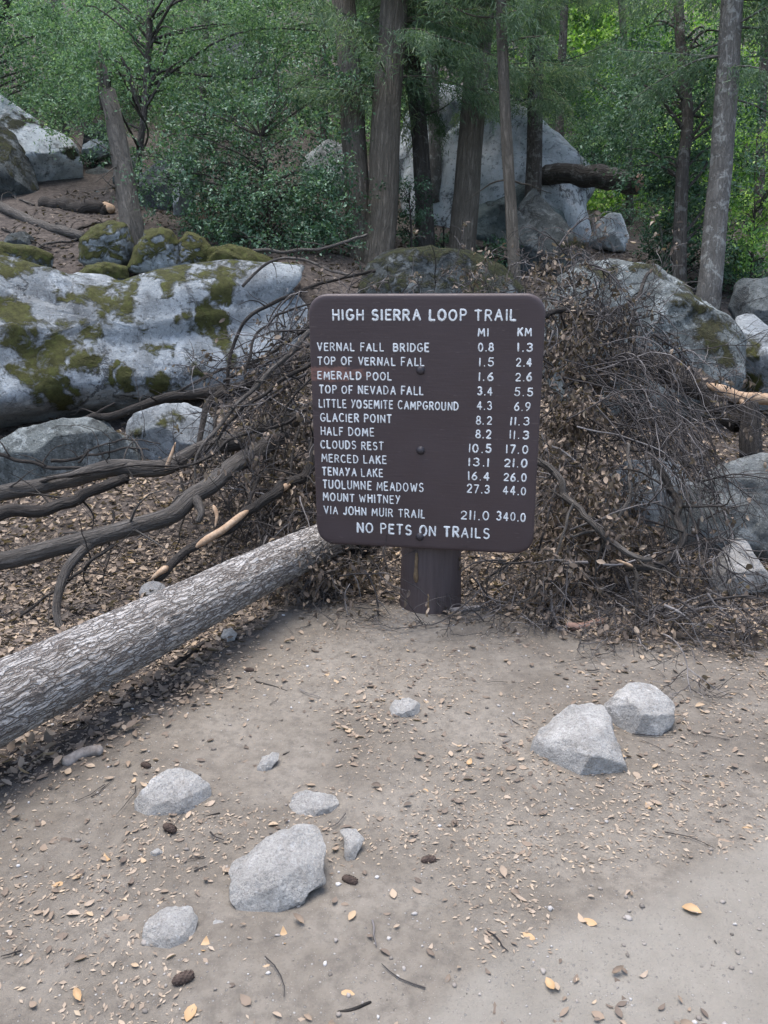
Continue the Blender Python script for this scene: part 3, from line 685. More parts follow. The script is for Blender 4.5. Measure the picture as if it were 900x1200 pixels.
crack = crack + .35 * np.clip(1 - np.abs(L[:, 1] - (wv1 + .004) + wav*.5) / .006, 0, 1) * np.clip((.15 - L[:, 0]) / .3, 0, 1) * (L[:, 2] > -.03)
board = obj('board', B3(L[:, 0], L[:, 1], L[:, 2]), [Q] + cap, M_SIGN, sign, attrs={'bc': L, 'worn': worn, 'crack': np.clip(crack, 0, 1)}, smooth=True)

# post: thick painted round log with flats and splits, plus the groove of bare wood
g = Geo(); n = 40
zz = np.linspace(post_c[2], BC[2] + BH*.36, n)
tube(g, np.c_[np.full(n, post_c[0]), np.full(n, post_c[1]), zz], np.interp(np.linspace(0, 1, n), [0, .12, .3, 1], [.172, .164, .158, .154]), 56, .035, 4, nfreq=4)
g.build('post', M_POST, sign)
M_SCAR = mat_plain('scar_wood', [(.3, (.10, .065, .035)), (.7, (.24, .17, .10))], 40, .003)
g = Geo()     # bare wood scar and split at the foot of the post
for (px, y0, y1, wd) in ((488, 648, 682, .011), (502, 696, 716, .006)):
    pp = []; g = Geo()
    for yy in np.linspace(y0, y1, 7):
        r = ray(px + .4*sin(yy), yy); o = _C - np.array([post_c[0], post_c[1], 0])
        a = r[0]**2 + r[1]**2; b = 2*(o[0]*r[0] + o[1]*r[1]); cc = o[0]**2 + o[1]**2 - .1605**2
        t = (-b - math.sqrt(max(0, b*b - 4*a*cc))) / (2*a); pp.append(_C + r*t)
    tube(g, np.array(pp), wd*np.array([.5, .8, .8, .7, .95, 1.2, .6]), 8, .3, 3)
    g.build('bare_wood_scar', M_SCAR, sign)
for k, (px, py) in enumerate(((493, 434), (493, 528), (492, 629))):
    u0, v0 = onboard(px, py); g = Geo(); th = np.linspace(0, 2*pi, 24, endpoint=False); prof = [(.021, -.004), (.021, .003), (.0165, .004), (.016, .009), (.012, .0135), (.004, .015)]
    Vb = np.concatenate([np.c_[u0 + r*np.cos(th), v0 + r*np.sin(th), np.full(24, z)] for r, z in prof])
    ii = np.arange(len(prof)-1)[:, None]*24; jj = np.arange(24)[None]; Qb = np.stack([ii+jj, ii+(jj+1) % 24, ii+24+(jj+1) % 24, ii+24+jj], -1).reshape(-1, 4)
    g.add(B3(Vb[:, 0], Vb[:, 1], Vb[:, 2]), [Qb, (5*24 + np.arange(24))[None]])
    V_, F_, _a = g.out(); obj('bolt', V_, F_, M_BOLT, sign)

# routed lettering: a round-ended single-stroke hand
def arc(cx, cy, rx, ry, a0, a1, n=12):
    return [(cx + rx*cos(R(a)), cy + ry*sin(R(a))) for a in np.linspace(a0, a1, n)]
GL = {
 'A': (.68, [[(0,0),(.34,1),(.68,0)], [(.13,.36),(.55,.36)]]),
 'B': (.6, [[(0,.5),(0,1),(.3,1)] + arc(.3,.76,.24,.24,90,-90) + [(0,.52)], [(.3,.52)] + arc(.3,.26,.29,.26,90,-90) + [(0,0),(0,.52)]]),
 'C': (.66, [arc(.37,.5,.37,.5,52,308,18)]),
 'D': (.64, [[(0,0),(0,1),(.2,1)] + arc(.2,.5,.44,.5,90,-90) + [(0,0)]]),
 'E': (.5, [[(.5,1),(0,1),(0,0),(.52,0)], [(0,.52),(.42,.52)]]),
 'F': (.48, [[(.5,1),(0,1),(0,0)], [(0,.5),(.4,.5)]]),
 'G': (.7, [arc(.37,.5,.37,.5,52,330,18) + [(.72,.44),(.44,.44)]]),
 'H': (.6, [[(0,0),(0,1)], [(.6,0),(.6,1)], [(0,.52),(.6,.52)]]),
 'I': (.04, [[(.02,0),(.02,1)]]),
 'J': (.44, [[(.42,1),(.42,.25)] + arc(.21,.25,.21,.25,0,-160)]),
 'K': (.6, [[(0,0),(0,1)], [(.56,1),(0,.42)], [(.2,.6),(.6,0)]]),
 'L': (.48, [[(0,1),(0,0),(.48,0)]]),
 'M': (.8, [[(0,0),(.08,1),(.4,.3),(.72,1),(.8,0)]]),
 'N': (.62, [[(0,0),(0,1),(.62,0),(.62,1)]]),
 'O': (.72, [arc(.36,.5,.36,.5,90,450,22)]),
 'P': (.54, [[(0,0),(0,1),(.28,1)] + arc(.28,.74,.27,.26,90,-90) + [(0,.48)]]),
 'R': (.6, [[(0,0),(0,1),(.28,1)] + arc(.28,.75,.26,.25,90,-90) + [(0,.5)], [(.26,.5),(.6,0)]]),
 'S': (.58, [arc(.3,.755,.26,.245,40,270,12) + arc(.29,.255,.29,.255,90,-145,12)[1:]]),
 'T': (.6, [[(0,1),(.6,1)], [(.3,1),(.3,0)]]),
 'U': (.6, [[(0,1),(0,.3)] + arc(.3,.3,.3,.3,180,360) + [(.6,1)]]),
 'V': (.64, [[(0,1),(.32,0),(.64,1)]]),
 'W': (.92, [[(0,1),(.22,0),(.46,.8),(.70,0),(.92,1)]]),
 'Y': (.6, [[(0,1),(.32,.44)], [(.6,1),(.12,0)]]),
 '0': (.56, [arc(.28,.5,.28,.5,90,450,20)]),
 '1': (.06, [[(.03,0),(.03,1)]]),
 '2': (.56, [arc(.28,.71,.27,.29,165,-35,12) + [(.02,0),(.56,0)]]),
 '3': (.56, [arc(.26,.76,.25,.24,145,-90,12) + arc(.27,.27,.28,.27,90,-150,12)[1:]]),
 '4': (.6, [[(.42,0),(.42,1),(0,.3),(.6,.3)]]),
 '5': (.54, [[(.5,1),(.1,1),(.05,.56)] + arc(.25,.32,.28,.31,125,-150,14)]),
 '6': (.56, [[(.46,1),(.24,.8),(.08,.52),(.02,.3)] + arc(.28,.29,.26,.28,180,540,18)]),
 '7': (.54, [[(0,1),(.54,1),(.18,0)]]),
 '8': (.56, [arc(.28,.76,.22,.24,90,450,16), arc(.28,.26,.28,.26,90,450,18)]),
 '9': (.56, [arc(.28,.7,.26,.29,0,360,18) + [(.5,.45),(.34,.15),(.16,0)]]),
 '.': (.08, [[(.03,.0),(.05,.0)]]),
}
def z5(x, y): return 350 + x/3.0, 330 + y/3.0
LINES = [  # text, x0, x1, y of caps top, y of baseline in the zoomed view, stroke
 ('HIGH SIERRA LOOP TRAIL', 122, 762, 100, 134, .0058), ('MI', 632, 665, 165, 191, .0042), ('KM', 771, 817, 165, 191, .0042),
 ('VERNAL FALL  BRIDGE', 67, 457, 216, 242, .0040), ('TOP OF VERNAL FALL', 68, 440, 266, 291, .0040), ('EMERALD POOL', 69, 325, 317, 342, .0040),
 ('TOP OF NEVADA FALL', 73, 437, 365, 391, .0040), ('LITTLE YOSEMITE CAMPGROUND', 73, 560, 415, 441, .0042), ('GLACIER POINT', 77, 325, 464, 490, .0040),
 ('HALF DOME', 79, 263, 512, 538, .0040), ('CLOUDS REST', 79, 297, 559, 585, .0040), ('MERCED LAKE', 82, 307, 607, 633, .0040),
 ('TENAYA LAKE', 84, 295, 653, 679, .0040), ('TUOLUMNE MEADOWS', 86, 437, 697, 725, .0040), ('MOUNT WHITNEY', 87, 355, 743, 769, .0040),
 ('VIA JOHN MUIR TRAIL', 90, 442, 789, 815, .0040), ('NO PETS ON TRAILS', 207, 669, 848, 880, .0055)]
for a, x0, x1, y0, y1 in (('0.8',633,684,217,244),('1.5',636,684,269,296),('1.6',634,682,320,347),('3.4',630,680,371,398),('4.3',627,678,422,449),('8.2',625,676,474,501),('8.2',623,675,522,549),
    ('10.5',600,674,572,599),('13.1',599,667,621,647),('16.4',597,669,669,696),('27.3',592,669,714,741),('211.0',571,667,806,834),
    ('1.3',772,821,217,244),('2.4',766,818,270,297),('2.6',763,818,321,348),('5.5',760,821,374,401),('6.9',758,813,425,452),('11.3',744,808,477,503),('11.3',742,806,525,551),
    ('17.0',731,803,576,602),('21.0',724,801,624,650),('26.0',722,798,674,700),('44.0',719,797,720,747),('340.0',696,796,811,838)):
    LINES.append((a, x0, x1, y0, y1, .0042))
rngl = np.random.default_rng(5)
for txt, x0, x1, y0, y1, sw in LINES:
    g = Geo(); ua, vb = onboard(*z5(x0, y1)); ub, _ = onboard(*z5(x1, y1)); _, vt = onboard(*z5(x0, y0)); H = vt - vb
    gap = .40 if txt[0] not in '0123456789' else .40; adv = 0; items = []; wi = 0
    for ch in txt:
        if ch == ' ': adv += .60; wi += 1; continue
        wd, st = GL[ch]; items.append((adv, wd, st, wi)); adv += wd + gap
    tot = items[-1][0] + items[-1][1]; sx = (ub - ua) / tot
    gw_ = {}
    for (a, wd, st, wi) in items:
        g = gw_.setdefault(wi, Geo()); jx, jy, ro = rngl.normal(0, .02), rngl.normal(0, .015), rngl.normal(0, .02); thin = rngl.uniform(.72, 1.08)
        for k, s in enumerate(st):
            s = np.array(s, float); hh_ = H*(1 + .03*rngl.normal())
            # resample
            seg = np.r_[0, np.cumsum(np.linalg.norm(np.diff(s, axis=0), axis=1))]; m = max(6, int(seg[-1]*14))
            uu = np.unique(np.r_[np.linspace(0, seg[-1], m), seg]); s = np.stack([np.interp(uu, seg, s[:, q_]) for q_ in range(2)], 1)
            U_ = ua + (a + s[:, 0] + jx + ro*s[:, 1]) * sx; V_ = vb + (s[:, 1] + jy) * hh_
            t2 = np.gradient(np.c_[U_, V_], axis=0); t2 /= np.linalg.norm(t2, axis=1)[:, None] + 1e-9
            e0 = np.array([U_[0], V_[0]]) - t2[0]*sw*.55; e1 = np.array([U_[-1], V_[-1]]) + t2[-1]*sw*.55
            U_ = np.r_[e0[0], U_, e1[0]]; V_ = np.r_[e0[1], V_, e1[1]]; t2 = np.vstack([t2[:1], t2, t2[-1:]])
            rr = sw*thin*(1 + .09*rngl.normal(size=len(U_))); rr[0] = rr[-1] = sw*.55; nn = np.c_[-t2[:, 1], t2[:, 0]]
            ring = []
            for a_ in np.linspace(0, pi, 5):      # low relief half-tube standing on the face
                ring.append(np.c_[U_ + nn[:, 0]*rr*cos(a_), V_ + nn[:, 1]*rr*cos(a_), -.0006 + .0022*sin(a_) + 0*U_ + .0003*k])
            A3 = np.stack(ring, 1); n_ = len(U_)
            ii = np.arange(n_-1)[:, None]*5; jj = np.arange(4)[None]
            Qs = np.stack([ii+jj, ii+5+jj, ii+5+jj+1, ii+jj+1], -1).reshape(-1, 4)
            caps_ = np.array([[0,1,2,3,4], [(n_-1)*5+4, (n_-1)*5+3, (n_-1)*5+2, (n_-1)*5+1, (n_-1)*5]])
            A3 = A3.reshape(-1, 3); g.add(B3(A3[:, 0], A3[:, 1], A3[:, 2]), [Qs, caps_])
    words = [w_ for w_ in txt.split(' ')]
    for wi, gq in gw_.items():
        V_, F_, _a = gq.out(); o = obj('lettering', V_, F_, M_LETTER, board); o['label'] = 'white painted word ' + words[wi]

# ------------------------------------------------------------------ the big fallen log
def px_path(lst, n):
    """(px, py, depth) control points -> smooth path in the place"""
    a = np.array(lst, float); return smooth_path(P(a[:, 0], a[:, 1], a[:, 2]), n)
pa, pb = P(0, 816, 2.57), P(372, 640, 4.25)
dirl = unit(pb - pa); start = pa - dirl * 2.4; endp = pb + dirl * .55
n, k = 1000, 180
t = np.linspace(0, 1, n); pts = start + (endp - start) * t[:, None]
pts[:, 2] += .012*np.sin(t*9) - .03*(1-t)**2
s = t * np.linalg.norm(endp - start)
rad = np.interp(s, [0, 2.4, 2.4 + np.linalg.norm(pb - pa), s[-1]], [.172, .134, .106, .10])
T_, N_, B_ = frames(pts); a = np.arange(k)*2*pi/k
tc = np.stack([rad[:, None]*np.cos(a), rad[:, None]*np.sin(a), np.broadcast_to(s[:, None], (n, k))], -1)
wp_ = .020*np.stack([fbm(tc*np.array([9, 9, 5]), 1, 3), fbm(tc*np.array([9, 9, 5]), 2, 3), 0*tc[..., 0]], -1)
q1 = (tc + wp_)*np.array([1, 1, .10])
rid = np.minimum(1, np.abs(fbm(q1*46, 5, 3))*5.0)                 # long anastomosing furrows
f1, f2, off, rnd = cell((tc + wp_*1.4)*np.array([1, 1, .30])*44, 7)
plate = np.minimum(rid, np.clip((f2 - f1)/.22, 0, 1)*.75 + .25)      # broken across into flakes
q2 = np.minimum(1, np.abs(fbm(tc*np.array([1, 1, .14])*110, 6, 2))*4)
rr = rad[:, None] * (1 + .045*fbm(tc*3.2, 4, 4)) + .004*(plate - .5) + .003*(rnd[..., 0] - .5)*plate
for (s0, a0, sz, ht) in ((3.05, 1.2, .05, .02), (3.75, .4, .035, .014), (4.5, 1.6, .045, .018), (2.75, 2.3, .04, .016)):   # old knots
    dd = np.hypot((s[:, None] - s0), rad[:, None]*((a[None] - a0 + pi) % (2*pi) - pi)); rr = rr + ht*np.exp(-(dd/sz)**2)*np.cos(dd/sz*2.6)
V = (pts[:, None] + rr[..., None]*(np.cos(a)[:, None]*N_[:, None] + np.sin(a)[:, None]*B_[:, None])).reshape(-1, 3)
i = np.arange(n-1)[:, None]*k; j = np.arange(k)[None]; j2 = (j+1) % k
Q = np.stack([i+j, i+j2, i+k+j2, i+k+j], -1).reshape(-1, 4)
M = MatB('fallen_log_bark'); pl = M.attr('plate'); tcv = M.attr('tc', 'Vector')
wv = M.n('VectorMath', operation='ADD'); M.l(M.mapping(tcv, (1, 1, .13)), wv.inputs[0]); wn_ = M.n('TexNoise'); M.l(M.mapping(tcv, (1, 1, .7)), wn_.inputs['Vector']); wn_.inputs['Scale'].default_value = 14; wn_.inputs['Detail'].default_value = 5
ws = M.n('VectorMath', operation='SCALE'); M.l(wn_.outputs['Color'], ws.inputs[0]); ws.inputs['Scale'].default_value = .045; M.l(ws.outputs[0], wv.inputs[1]); wv = wv.outputs[0]
e1 = M.ramp(M.voro(wv, 58, 'DISTANCE_TO_EDGE'), [(.0, .1), (.10, 1)])
e2 = M.ramp(M.math('ABSOLUTE', M.math('SUBTRACT', M.noise(wv, 75, 5, .6), .5)), [(.0, .15), (.035, 1)])
fine = M.noise(M.mapping(tcv, (1, 1, .3)), 190, 8, .75)
fur = M.math('MULTIPLY', e1, M.math('MULTIPLY_ADD', e2, .7, .3))
pc = M.ramp(M.math('ADD', M.math('MULTIPLY', M.noise(wv, 34, 3, .5), .6), M.math('MULTIPLY', M.noise(tcv, 9, 8, .72), .45)), [(.34, (.25, .23, .212)), (.50, (.40, .382, .362)), (.66, (.54, .525, .505))])
pc = M.mix(M.ramp(fine, [(.34, .6), (.52, 0)]), pc, (.16, .132, .115))
c = M.mix(fur, (.145, .12, .104), pc)
M_BIGLOG = M.fin(c, .9, M.bump(M.math('ADD', M.math('MULTIPLY', fur, 1.3), M.math('MULTIPLY', fine, .8)), .010, 1.0), .15)
lg = obj('fallen_log', V, [Q, (np.arange(k)[::-1])[None], ((n-1)*k + np.arange(k))[None]], M_BIGLOG,
    attrs={'tc': tc.reshape(-1, 3), 'plate': plate.ravel(), 'prnd': rnd[..., 1].ravel()}, label='thick pale barked log lying from the left foreground to the sign', cat='log')

# ------------------------------------------------------------------ fallen branches on the left
def branch(name, ctrl, r0, r1, mat, label, n=60, k=18, rough=.12, seed=1, twigs=0, parts=None, cat='branch', group=None, extra=None, rads=None):
    pth = px_path(ctrl, n); rng = np.random.default_rng(seed)
    pth[1:-1] += (0.004 if cat == 'stump' else .9*min(max(r0, r1), .045) + .006)*np.stack([fbm(np.c_[np.linspace(0, 9, n), np.full(n, q_), np.zeros(n)], seed+q_, 2) for q_ in range(3)], 1)[1:-1]
    g = Geo(); rad = np.linspace(r0, r1, n) if rads is None else np.interp(np.linspace(0, 1, n), np.linspace(0, 1, len(rads)), rads)
    tube(g, pth, rad, k, rough, seed)
    for e in (extra or []):      # side limbs: (t, [(px, py, d)...], r0, r1)
        q_ = px_path(e[0], 24); tube(g, q_, np.linspace(e[1], e[2], 24), 10, rough, seed + 1)
    for q_ in range(twigs):      # side twigs and stubs
        i_ = rng.integers(n//6, n-2); dr = unit(rng.normal(0, 1, 3) + np.array([0, 0, .2])); L_ = rng.uniform(.1, .5)
        w_ = wander(rng, pth[i_], dr, L_, 8, .35, (0, 0, -.1)); tube(g, w_, np.linspace(min(.008, rad[i_]*.5), .0015, 8), 5, 0, q_)
    V, F, A = g.out()
    root = obj(name, V, F, mat, attrs=A, label=label, cat=cat, group=group)
    for (pn, ctrl2, ra, rb, m2) in (parts or []):
        g2 = Geo(); q_ = px_path(ctrl2, 14); tube(g2, q_, np.linspace(ra, rb, 14)*np.r_[.25, .6, .85, np.ones(8), .9, .65, .25], 9, .25, seed+5)
        V2, F2, A2 = g2.out(); obj(pn, V2, F2, m2, root, attrs=A2)
    return root
BG = 'fallen branches between the big log and the mossy boulder'
branch('fallen_branch', [(-120,600,4.6),(0,583,4.7),(70,562,4.8),(130,553,4.85),(190,545,4.9),(235,528,5.0),(290,515,5.1),(335,498,5.2),(400,470,5.4)], .046, .062, M_LIMB, 'thick grey branch crossing the left side below the grey boulder', 90, 24, .14, 81, 9,
   parts=[('splinter', [(194,552,4.78),(200,535,4.76),(206,518,4.78)], .016, .008, M_BAREWOOD)], group=BG)
branch('fallen_branch', [(-120,622,4.3),(0,606,4.4),(60,590,4.5),(120,570,4.6),(150,562,4.75)], .042, .03, M_DARKLIMB, 'dark blackish branch under the thick grey one at far left', 60, 20, .15, 82, 6, group=BG)
branch('fallen_branch', [(-120,660,3.9),(0,654,3.95),(60,645,4.0),(110,632,4.1),(160,615,4.2),(210,595,4.35),(250,570,4.5),(275,545,4.65),(300,525,4.8),(330,505,5.0)], .042, .06, M_LIMB, 'forked grey branch with a limb dropping to the ground', 90, 22, .15, 83, 8,
   extra=[([(108,634,4.08),(90,652,4.0),(78,668,3.95),(70,690,3.9),(66,715,3.85),(70,735,3.82),(78,752,3.8)], .032, .016), ([(230,585,4.38),(236,600,4.3),(232,612,4.28)], .03, .016)],
   parts=[('splinter', [(250,592,4.3),(254,604,4.27),(252,618,4.25)], .016, .006, M_BAREWOOD)], group=BG)
branch('fallen_branch', [(182,676,3.95),(205,660,4.02),(235,638,4.12),(262,622,4.2),(290,600,4.3),(325,578,4.4),(345,566,4.5),(362,545,4.6),(372,505,4.7)], .022, .034, M_DARKLIMB, 'thin dark branch whose bark is stripped to bare orange wood', 60, 14, .15, 84, 5,
   parts=[('stripped_wood', [(226,643,4.085),(244,631,4.125),(262,620,4.17),(284,603,4.25),(292,598,4.29)], .020, .021, M_BAREWOOD), ('stripped_wood', [(303,592,4.32),(318,580,4.365),(330,572,4.41),(340,568,4.46)], .021, .022, M_BAREWOOD), ('broken_tip', [(176,680,3.93),(184,673,3.93),(197,664,3.98)], .006, .021, M_BAREWOOD)], group=BG)
branch('fallen_branch', [(70,500,6.2),(110,489,6.1),(160,478,6.0),(220,466,5.9),(260,456,5.8),(300,448,5.7),(335,436,5.6),(380,410,5.5)], .028, .045, M_DARKLIMB, 'long dark branch along the foot of the huge mossy boulder', 70, 14, .15, 85, 8,
   extra=[([(262,458,5.7),(244,472,5.6),(238,495,5.5),(232,525,5.4)], .03, .018), ([(108,489,6.1),(120,480,6.08),(135,472,6.1)], .016, .006)], group=BG)
branch('fallen_branch', [(266,452,5.5),(268,425,5.5),(276,395,5.5),(288,374,5.5),(312,358,5.5),(345,346,5.5),(380,330,5.5),(440,318,5.5)], .014, .012, M_DARKLIMB, 'thin arched branch silhouetted against the mossy boulder', 60, 10, .15, 86, 6,
   extra=[([(346,345,5.5),(338,358,5.45),(332,366,5.4),(334,385,5.4),(330,402,5.4)], .007, .003), ([(330,353,5.5),(318,370,5.45),(315,385,5.4),(321,405,5.4)], .006, .003)], group=BG)
branch('fallen_branch', [(262,448,5.4),(290,430,5.4),(310,420,5.3),(340,400,5.25),(372,375,5.2)], .01, .014, M_DARKLIMB, 'thin straight branch just left of the sign edge', 40, 9, .15, 87, 9, group=BG)
branch('fallen_branch', [(225,565,4.6),(232,530,4.65),(262,495,4.75),(290,462,4.85),(318,435,4.95),(345,408,5.0),(375,380,5.1)], .007, .02, M_LIMB, 'slender pale branch hanging in front of the left tangle', 50, 9, .1, 88, 3, group=BG)
for ctrl, r0, r1, lab in (
    ([(368,352,5.3),(330,368,5.3),(305,388,5.25),(292,420,5.2),(288,450,5.2)], .006, .012, 'bent thin branch left of the sign title line'),
    ([(372,418,4.9),(325,450,4.9),(292,472,4.85),(262,503,4.8),(248,540,4.7)], .016, .007, 'crooked dark branch sloping down left from the third sign line'),
    ([(368,440,4.8),(340,468,4.75),(326,518,4.7),(320,566,4.6)], .008, .004, 'upright dark twig branch close to the left sign edge'),
    ([(304,556,4.5),(284,600,4.4),(264,640,4.3),(252,690,4.2)], .010, .005, 'thin branch hanging down between the stripped branch and the forked one'),
    ([(350,500,4.7),(340,560,4.55),(346,618,4.45),(352,655,4.3)], .009, .006, 'dark stem standing just above the big log end'),
    ([(24,724,3.85),(60,694,3.9),(100,664,4.0),(132,640,4.1)], .006, .011, 'slim branch lying over the litter left of the dropped limb'),
    ([(-20,526,5.0),(50,546,4.95),(100,549,4.9),(152,562,4.8)], .014, .008, 'slim dark branch above the thick grey one at left'),
    ([(92,542,5.2),(112,524,5.2),(152,515,5.15),(188,521,5.1)], .007, .004, 'small forked stem crossing the pale moss patched rock'),
    ([(212,560,4.6),(216,602,4.5),(206,645,4.4)], .008, .004, 'short stem dropping from the middle of the thick grey branch'),
    ([(132,598,4.45),(128,640,4.35),(120,684,4.2)], .007, .004, 'short stem dropping below the dark blackish branch'),
    ([(256,476,5.1),(247,520,5.0),(236,560,4.9),(220,596,4.8)], .012, .006, 'crooked stem crossing both thick branches near their middle'),
    ([(376,470,4.75),(330,498,4.7),(280,512,4.65),(235,540,4.6),(180,552,4.6)], .013, .006, 'long crooked branch lying just over the thick grey one'),
    ([(150,486,6.0),(205,462,5.9),(255,436,5.8),(300,428,5.7),(368,405,5.5)], .008, .013, 'thin dark branch rising across the boulder foot to the sign')):
    branch('fallen_branch', ctrl, r0, r1, M_DARKLIMB, lab, 44, 9, .18, 300 + len(lab), 9, group=BG)
branch('fallen_branch', [(60,540,5.3),(90,536,5.3),(120,532,5.2),(150,526,5.2),(175,528,5.2)], .012, .005, M_DARKLIMB, 'small crooked twig branch lying over the grey boulder', 40, 8, .15, 89, 6, group=BG)
branch('fallen_branch', [(40,566,4.75),(110,552,4.7),(170,545,4.7),(240,548,4.7),(300,540,4.8)], .010, .004, M_DARKLIMB, 'thin dark stem lying along the top of the thick grey branch', 40, 8, .15, 90, 4, group=BG)

# ------------------------------------------------------------------ right log with bare fork, stump
branch('fallen_log', [(720,405,6.1),(760,425,5.95),(800,445,5.8),(840,470,5.65),(872,500,5.5)], .14, .11, M_DARKLIMB, 'dark rotting log with pale frayed bark right of the brush', 60, 30, .25, 91, 8, cat='log',
   rads=[.06, .10, .10, .09, .085],
   parts=[('bare_branch', [(826,450,5.62),(848,458,5.55),(866,466,5.5),(886,466,5.45),(915,468,5.4),(960,455,5.35)], .05, .03, M_BAREWOOD),
          ('bare_branch', [(868,466,5.48),(872,478,5.44),(877,489,5.42)], .024, .006, M_BAREWOOD)])
branch('stump', [(880,535,5.35),(879,512,5.36),(880,490,5.37),(878,474,5.38)], .075, .06, M_DARKLIMB, 'small broken dark stump under the bare forked branch', 20, 18, .12, 92, 2, cat='stump')
branch('branch_stub', [(640,205,12.6),(690,206,12.2),(718,210,12.0),(748,214,11.9)], .15, .17, M_TRUNKDK, 'broken dark log jutting out beside the largest background boulder', 24, 22, .25, 93, 2, cat='log',
   parts=[('broken_end', [(742,213,11.9),(749,214,11.88),(754,215,11.86)], .165, .12, M_REDWOOD)])
def lie(pts_, off=.12):
    a = np.array(pts_, float); g_ = G(a[:, 0], a[:, 1]); d_ = (g_ - _C) @ _F
    return [(x_, y_, float(q_) - off) for (x_, y_), q_ in zip(pts_, d_)]
branch('fallen_log', lie([(-40,230),(0,244),(30,256),(62,268),(100,279)]), .075, .06, M_GREYWOOD and M_LIMB, 'thin grey log lying down the slope at the upper left', 40, 14, .15, 94, 5, cat='log')
branch('fallen_log', lie([(52,238),(90,243),(126,247)]), .10, .085, M_DARKLIMB, 'short dark log below the far left white boulder', 24, 14, .2, 95, 3, cat='log',
   parts=[('broken_end', lie([(118,243),(126,244),(133,246)], .2), .08, .06, M_BAREWOOD)])
for pts_, r0_, lab_ in (([(20,300),(50,288),(84,282),(118,268)], .02, 'thin grey stick lying along the slope above the huge boulder'), ([(2,268),(28,280),(60,292)], .016, 'small dark stick on the slope at the far left'),
        ([(66,262),(86,270),(112,262),(132,268)], .02, 'crooked stick at the foot of the leaning snag'), ([(0,218),(18,232),(40,240)], .022, 'bleached stick leaning on the dark boulder at far left'),
        ([(440,330),(470,318),(510,316),(545,306)], .018, 'crooked stick on the bank above the sign'), ([(548,300),(580,285),(610,292)], .02, 'dark stick among the trunk feet before the white boulder')):
    branch('fallen_branch', lie(pts_, .06), r0_, r0_*.6, M_LIMB if 'grey' in lab_ or 'bleach' in lab_ else M_DARKLIMB, lab_, 30, 8, .15, 400 + len(lab_), 5)
branch('fallen_branch', [(250,296,8.9),(300,293,8.9),(350,294,8.8),(385,290,8.8),(430,275,9.0)], .022, .016, M_LIMB, 'pale thin stem lying behind the mossy rocks below the shrub', 40, 10, .15, 96, 6)
branch('fallen_branch', [(284,336,6.6),(305,315,6.6),(330,303,6.5),(360,305,6.4),(390,318,6.3),(430,322,6.2)], .012, .010, M_GREYWOOD and M_LIMB, 'pale arched twig branch above the left end of the sign', 40, 8, .15, 97, 6)
branch('stump', [(236,262,10.6),(237,245,10.6),(234,228,10.6)], .09, .07, M_REDWOOD, 'reddish broken stub standing beside the white upright rock', 16, 12, .25, 98, 0, cat='stump')

# ------------------------------------------------------------------ brush piles
def inpoly(x, y, poly):
    p = np.asarray(poly, float); q = np.roll(p, -1, 0); c = np.zeros(np.shape(x), bool)
    for (x1, y1), (x2, y2) in zip(p, q):
        m = ((y1 > y) != (y2 > y)) & (x < (x2 - x1) * (y - y1) / ((y2 - y1) + 1e-9) + x1); c ^= m
    return c
def sample_poly(rng, poly, n):
    p = np.asarray(poly, float); lo, hi = p.min(0), p.max(0); out = []
    while len(out) < n:
        q = rng.uniform(lo, hi)
        if inpoly(q[0], q[1], poly): out.append(q)
    return np.array(out)
def bough(rng, g, tips, p0, d, L, r, lv, pull, curl=.28):
    n = 10 if lv else 7
    pth = wander(rng, p0, d, L, n, curl, pull)
    gz = hgt(pth[:, 0], pth[:, 1]) + .01; pth[:, 2] = np.maximum(pth[:, 2], gz + .02*rng.random(n))
    rad = np.linspace(r, max(.0011, r*.3), n)
    tube(g, pth, rad, 6 if r > .006 else 4, 0, int(rng.integers(1000)), caps=r > .004)
    if lv == 0:
        tips.append((pth[-1], pth[-1] - pth[-2])); tips.append((pth[-3], pth[-3] - pth[-4])); return
    t, N, B = frames(pth)
    for _ in range(rng.integers(4, 8)):
        i = rng.integers(2, n); a = rng.uniform(0, 2*pi); dd = t[i]*rng.uniform(.4, 1.1) + (cos(a)*N[i] + sin(a)*B[i])*rng.uniform(.5, 1.0)
        bough(rng, g, tips, pth[i], dd, L*rng.uniform(.3, .65), r*.5, lv - 1, pull, curl)
def dead_clusters(rng, g, tips, keep, per, size=(.026, .05)):
    pos, al, nr_, sz = [], [], [], []
    for p, d in tips:
        px, py, _ = proj(p[None]); 
        if rng.random() > keep(px[0], py[0]): continue
        m = rng.integers(per[0], per[1]); d = unit(d)
        for _ in range(m):
            pos.append(p + rng.normal(0, .022, 3)); al.append(d*.5 + rng.normal(0, .55, 3) + np.array([0, 0, -.75])); nr_.append(rng.normal(0, 1, 3)); sz.append(rng.uniform(*size))
    leaves(g, rng, np.array(pos), np.array(al), np.array(nr_), np.array(sz), 'oak', .5, .95)
    return len(pos)

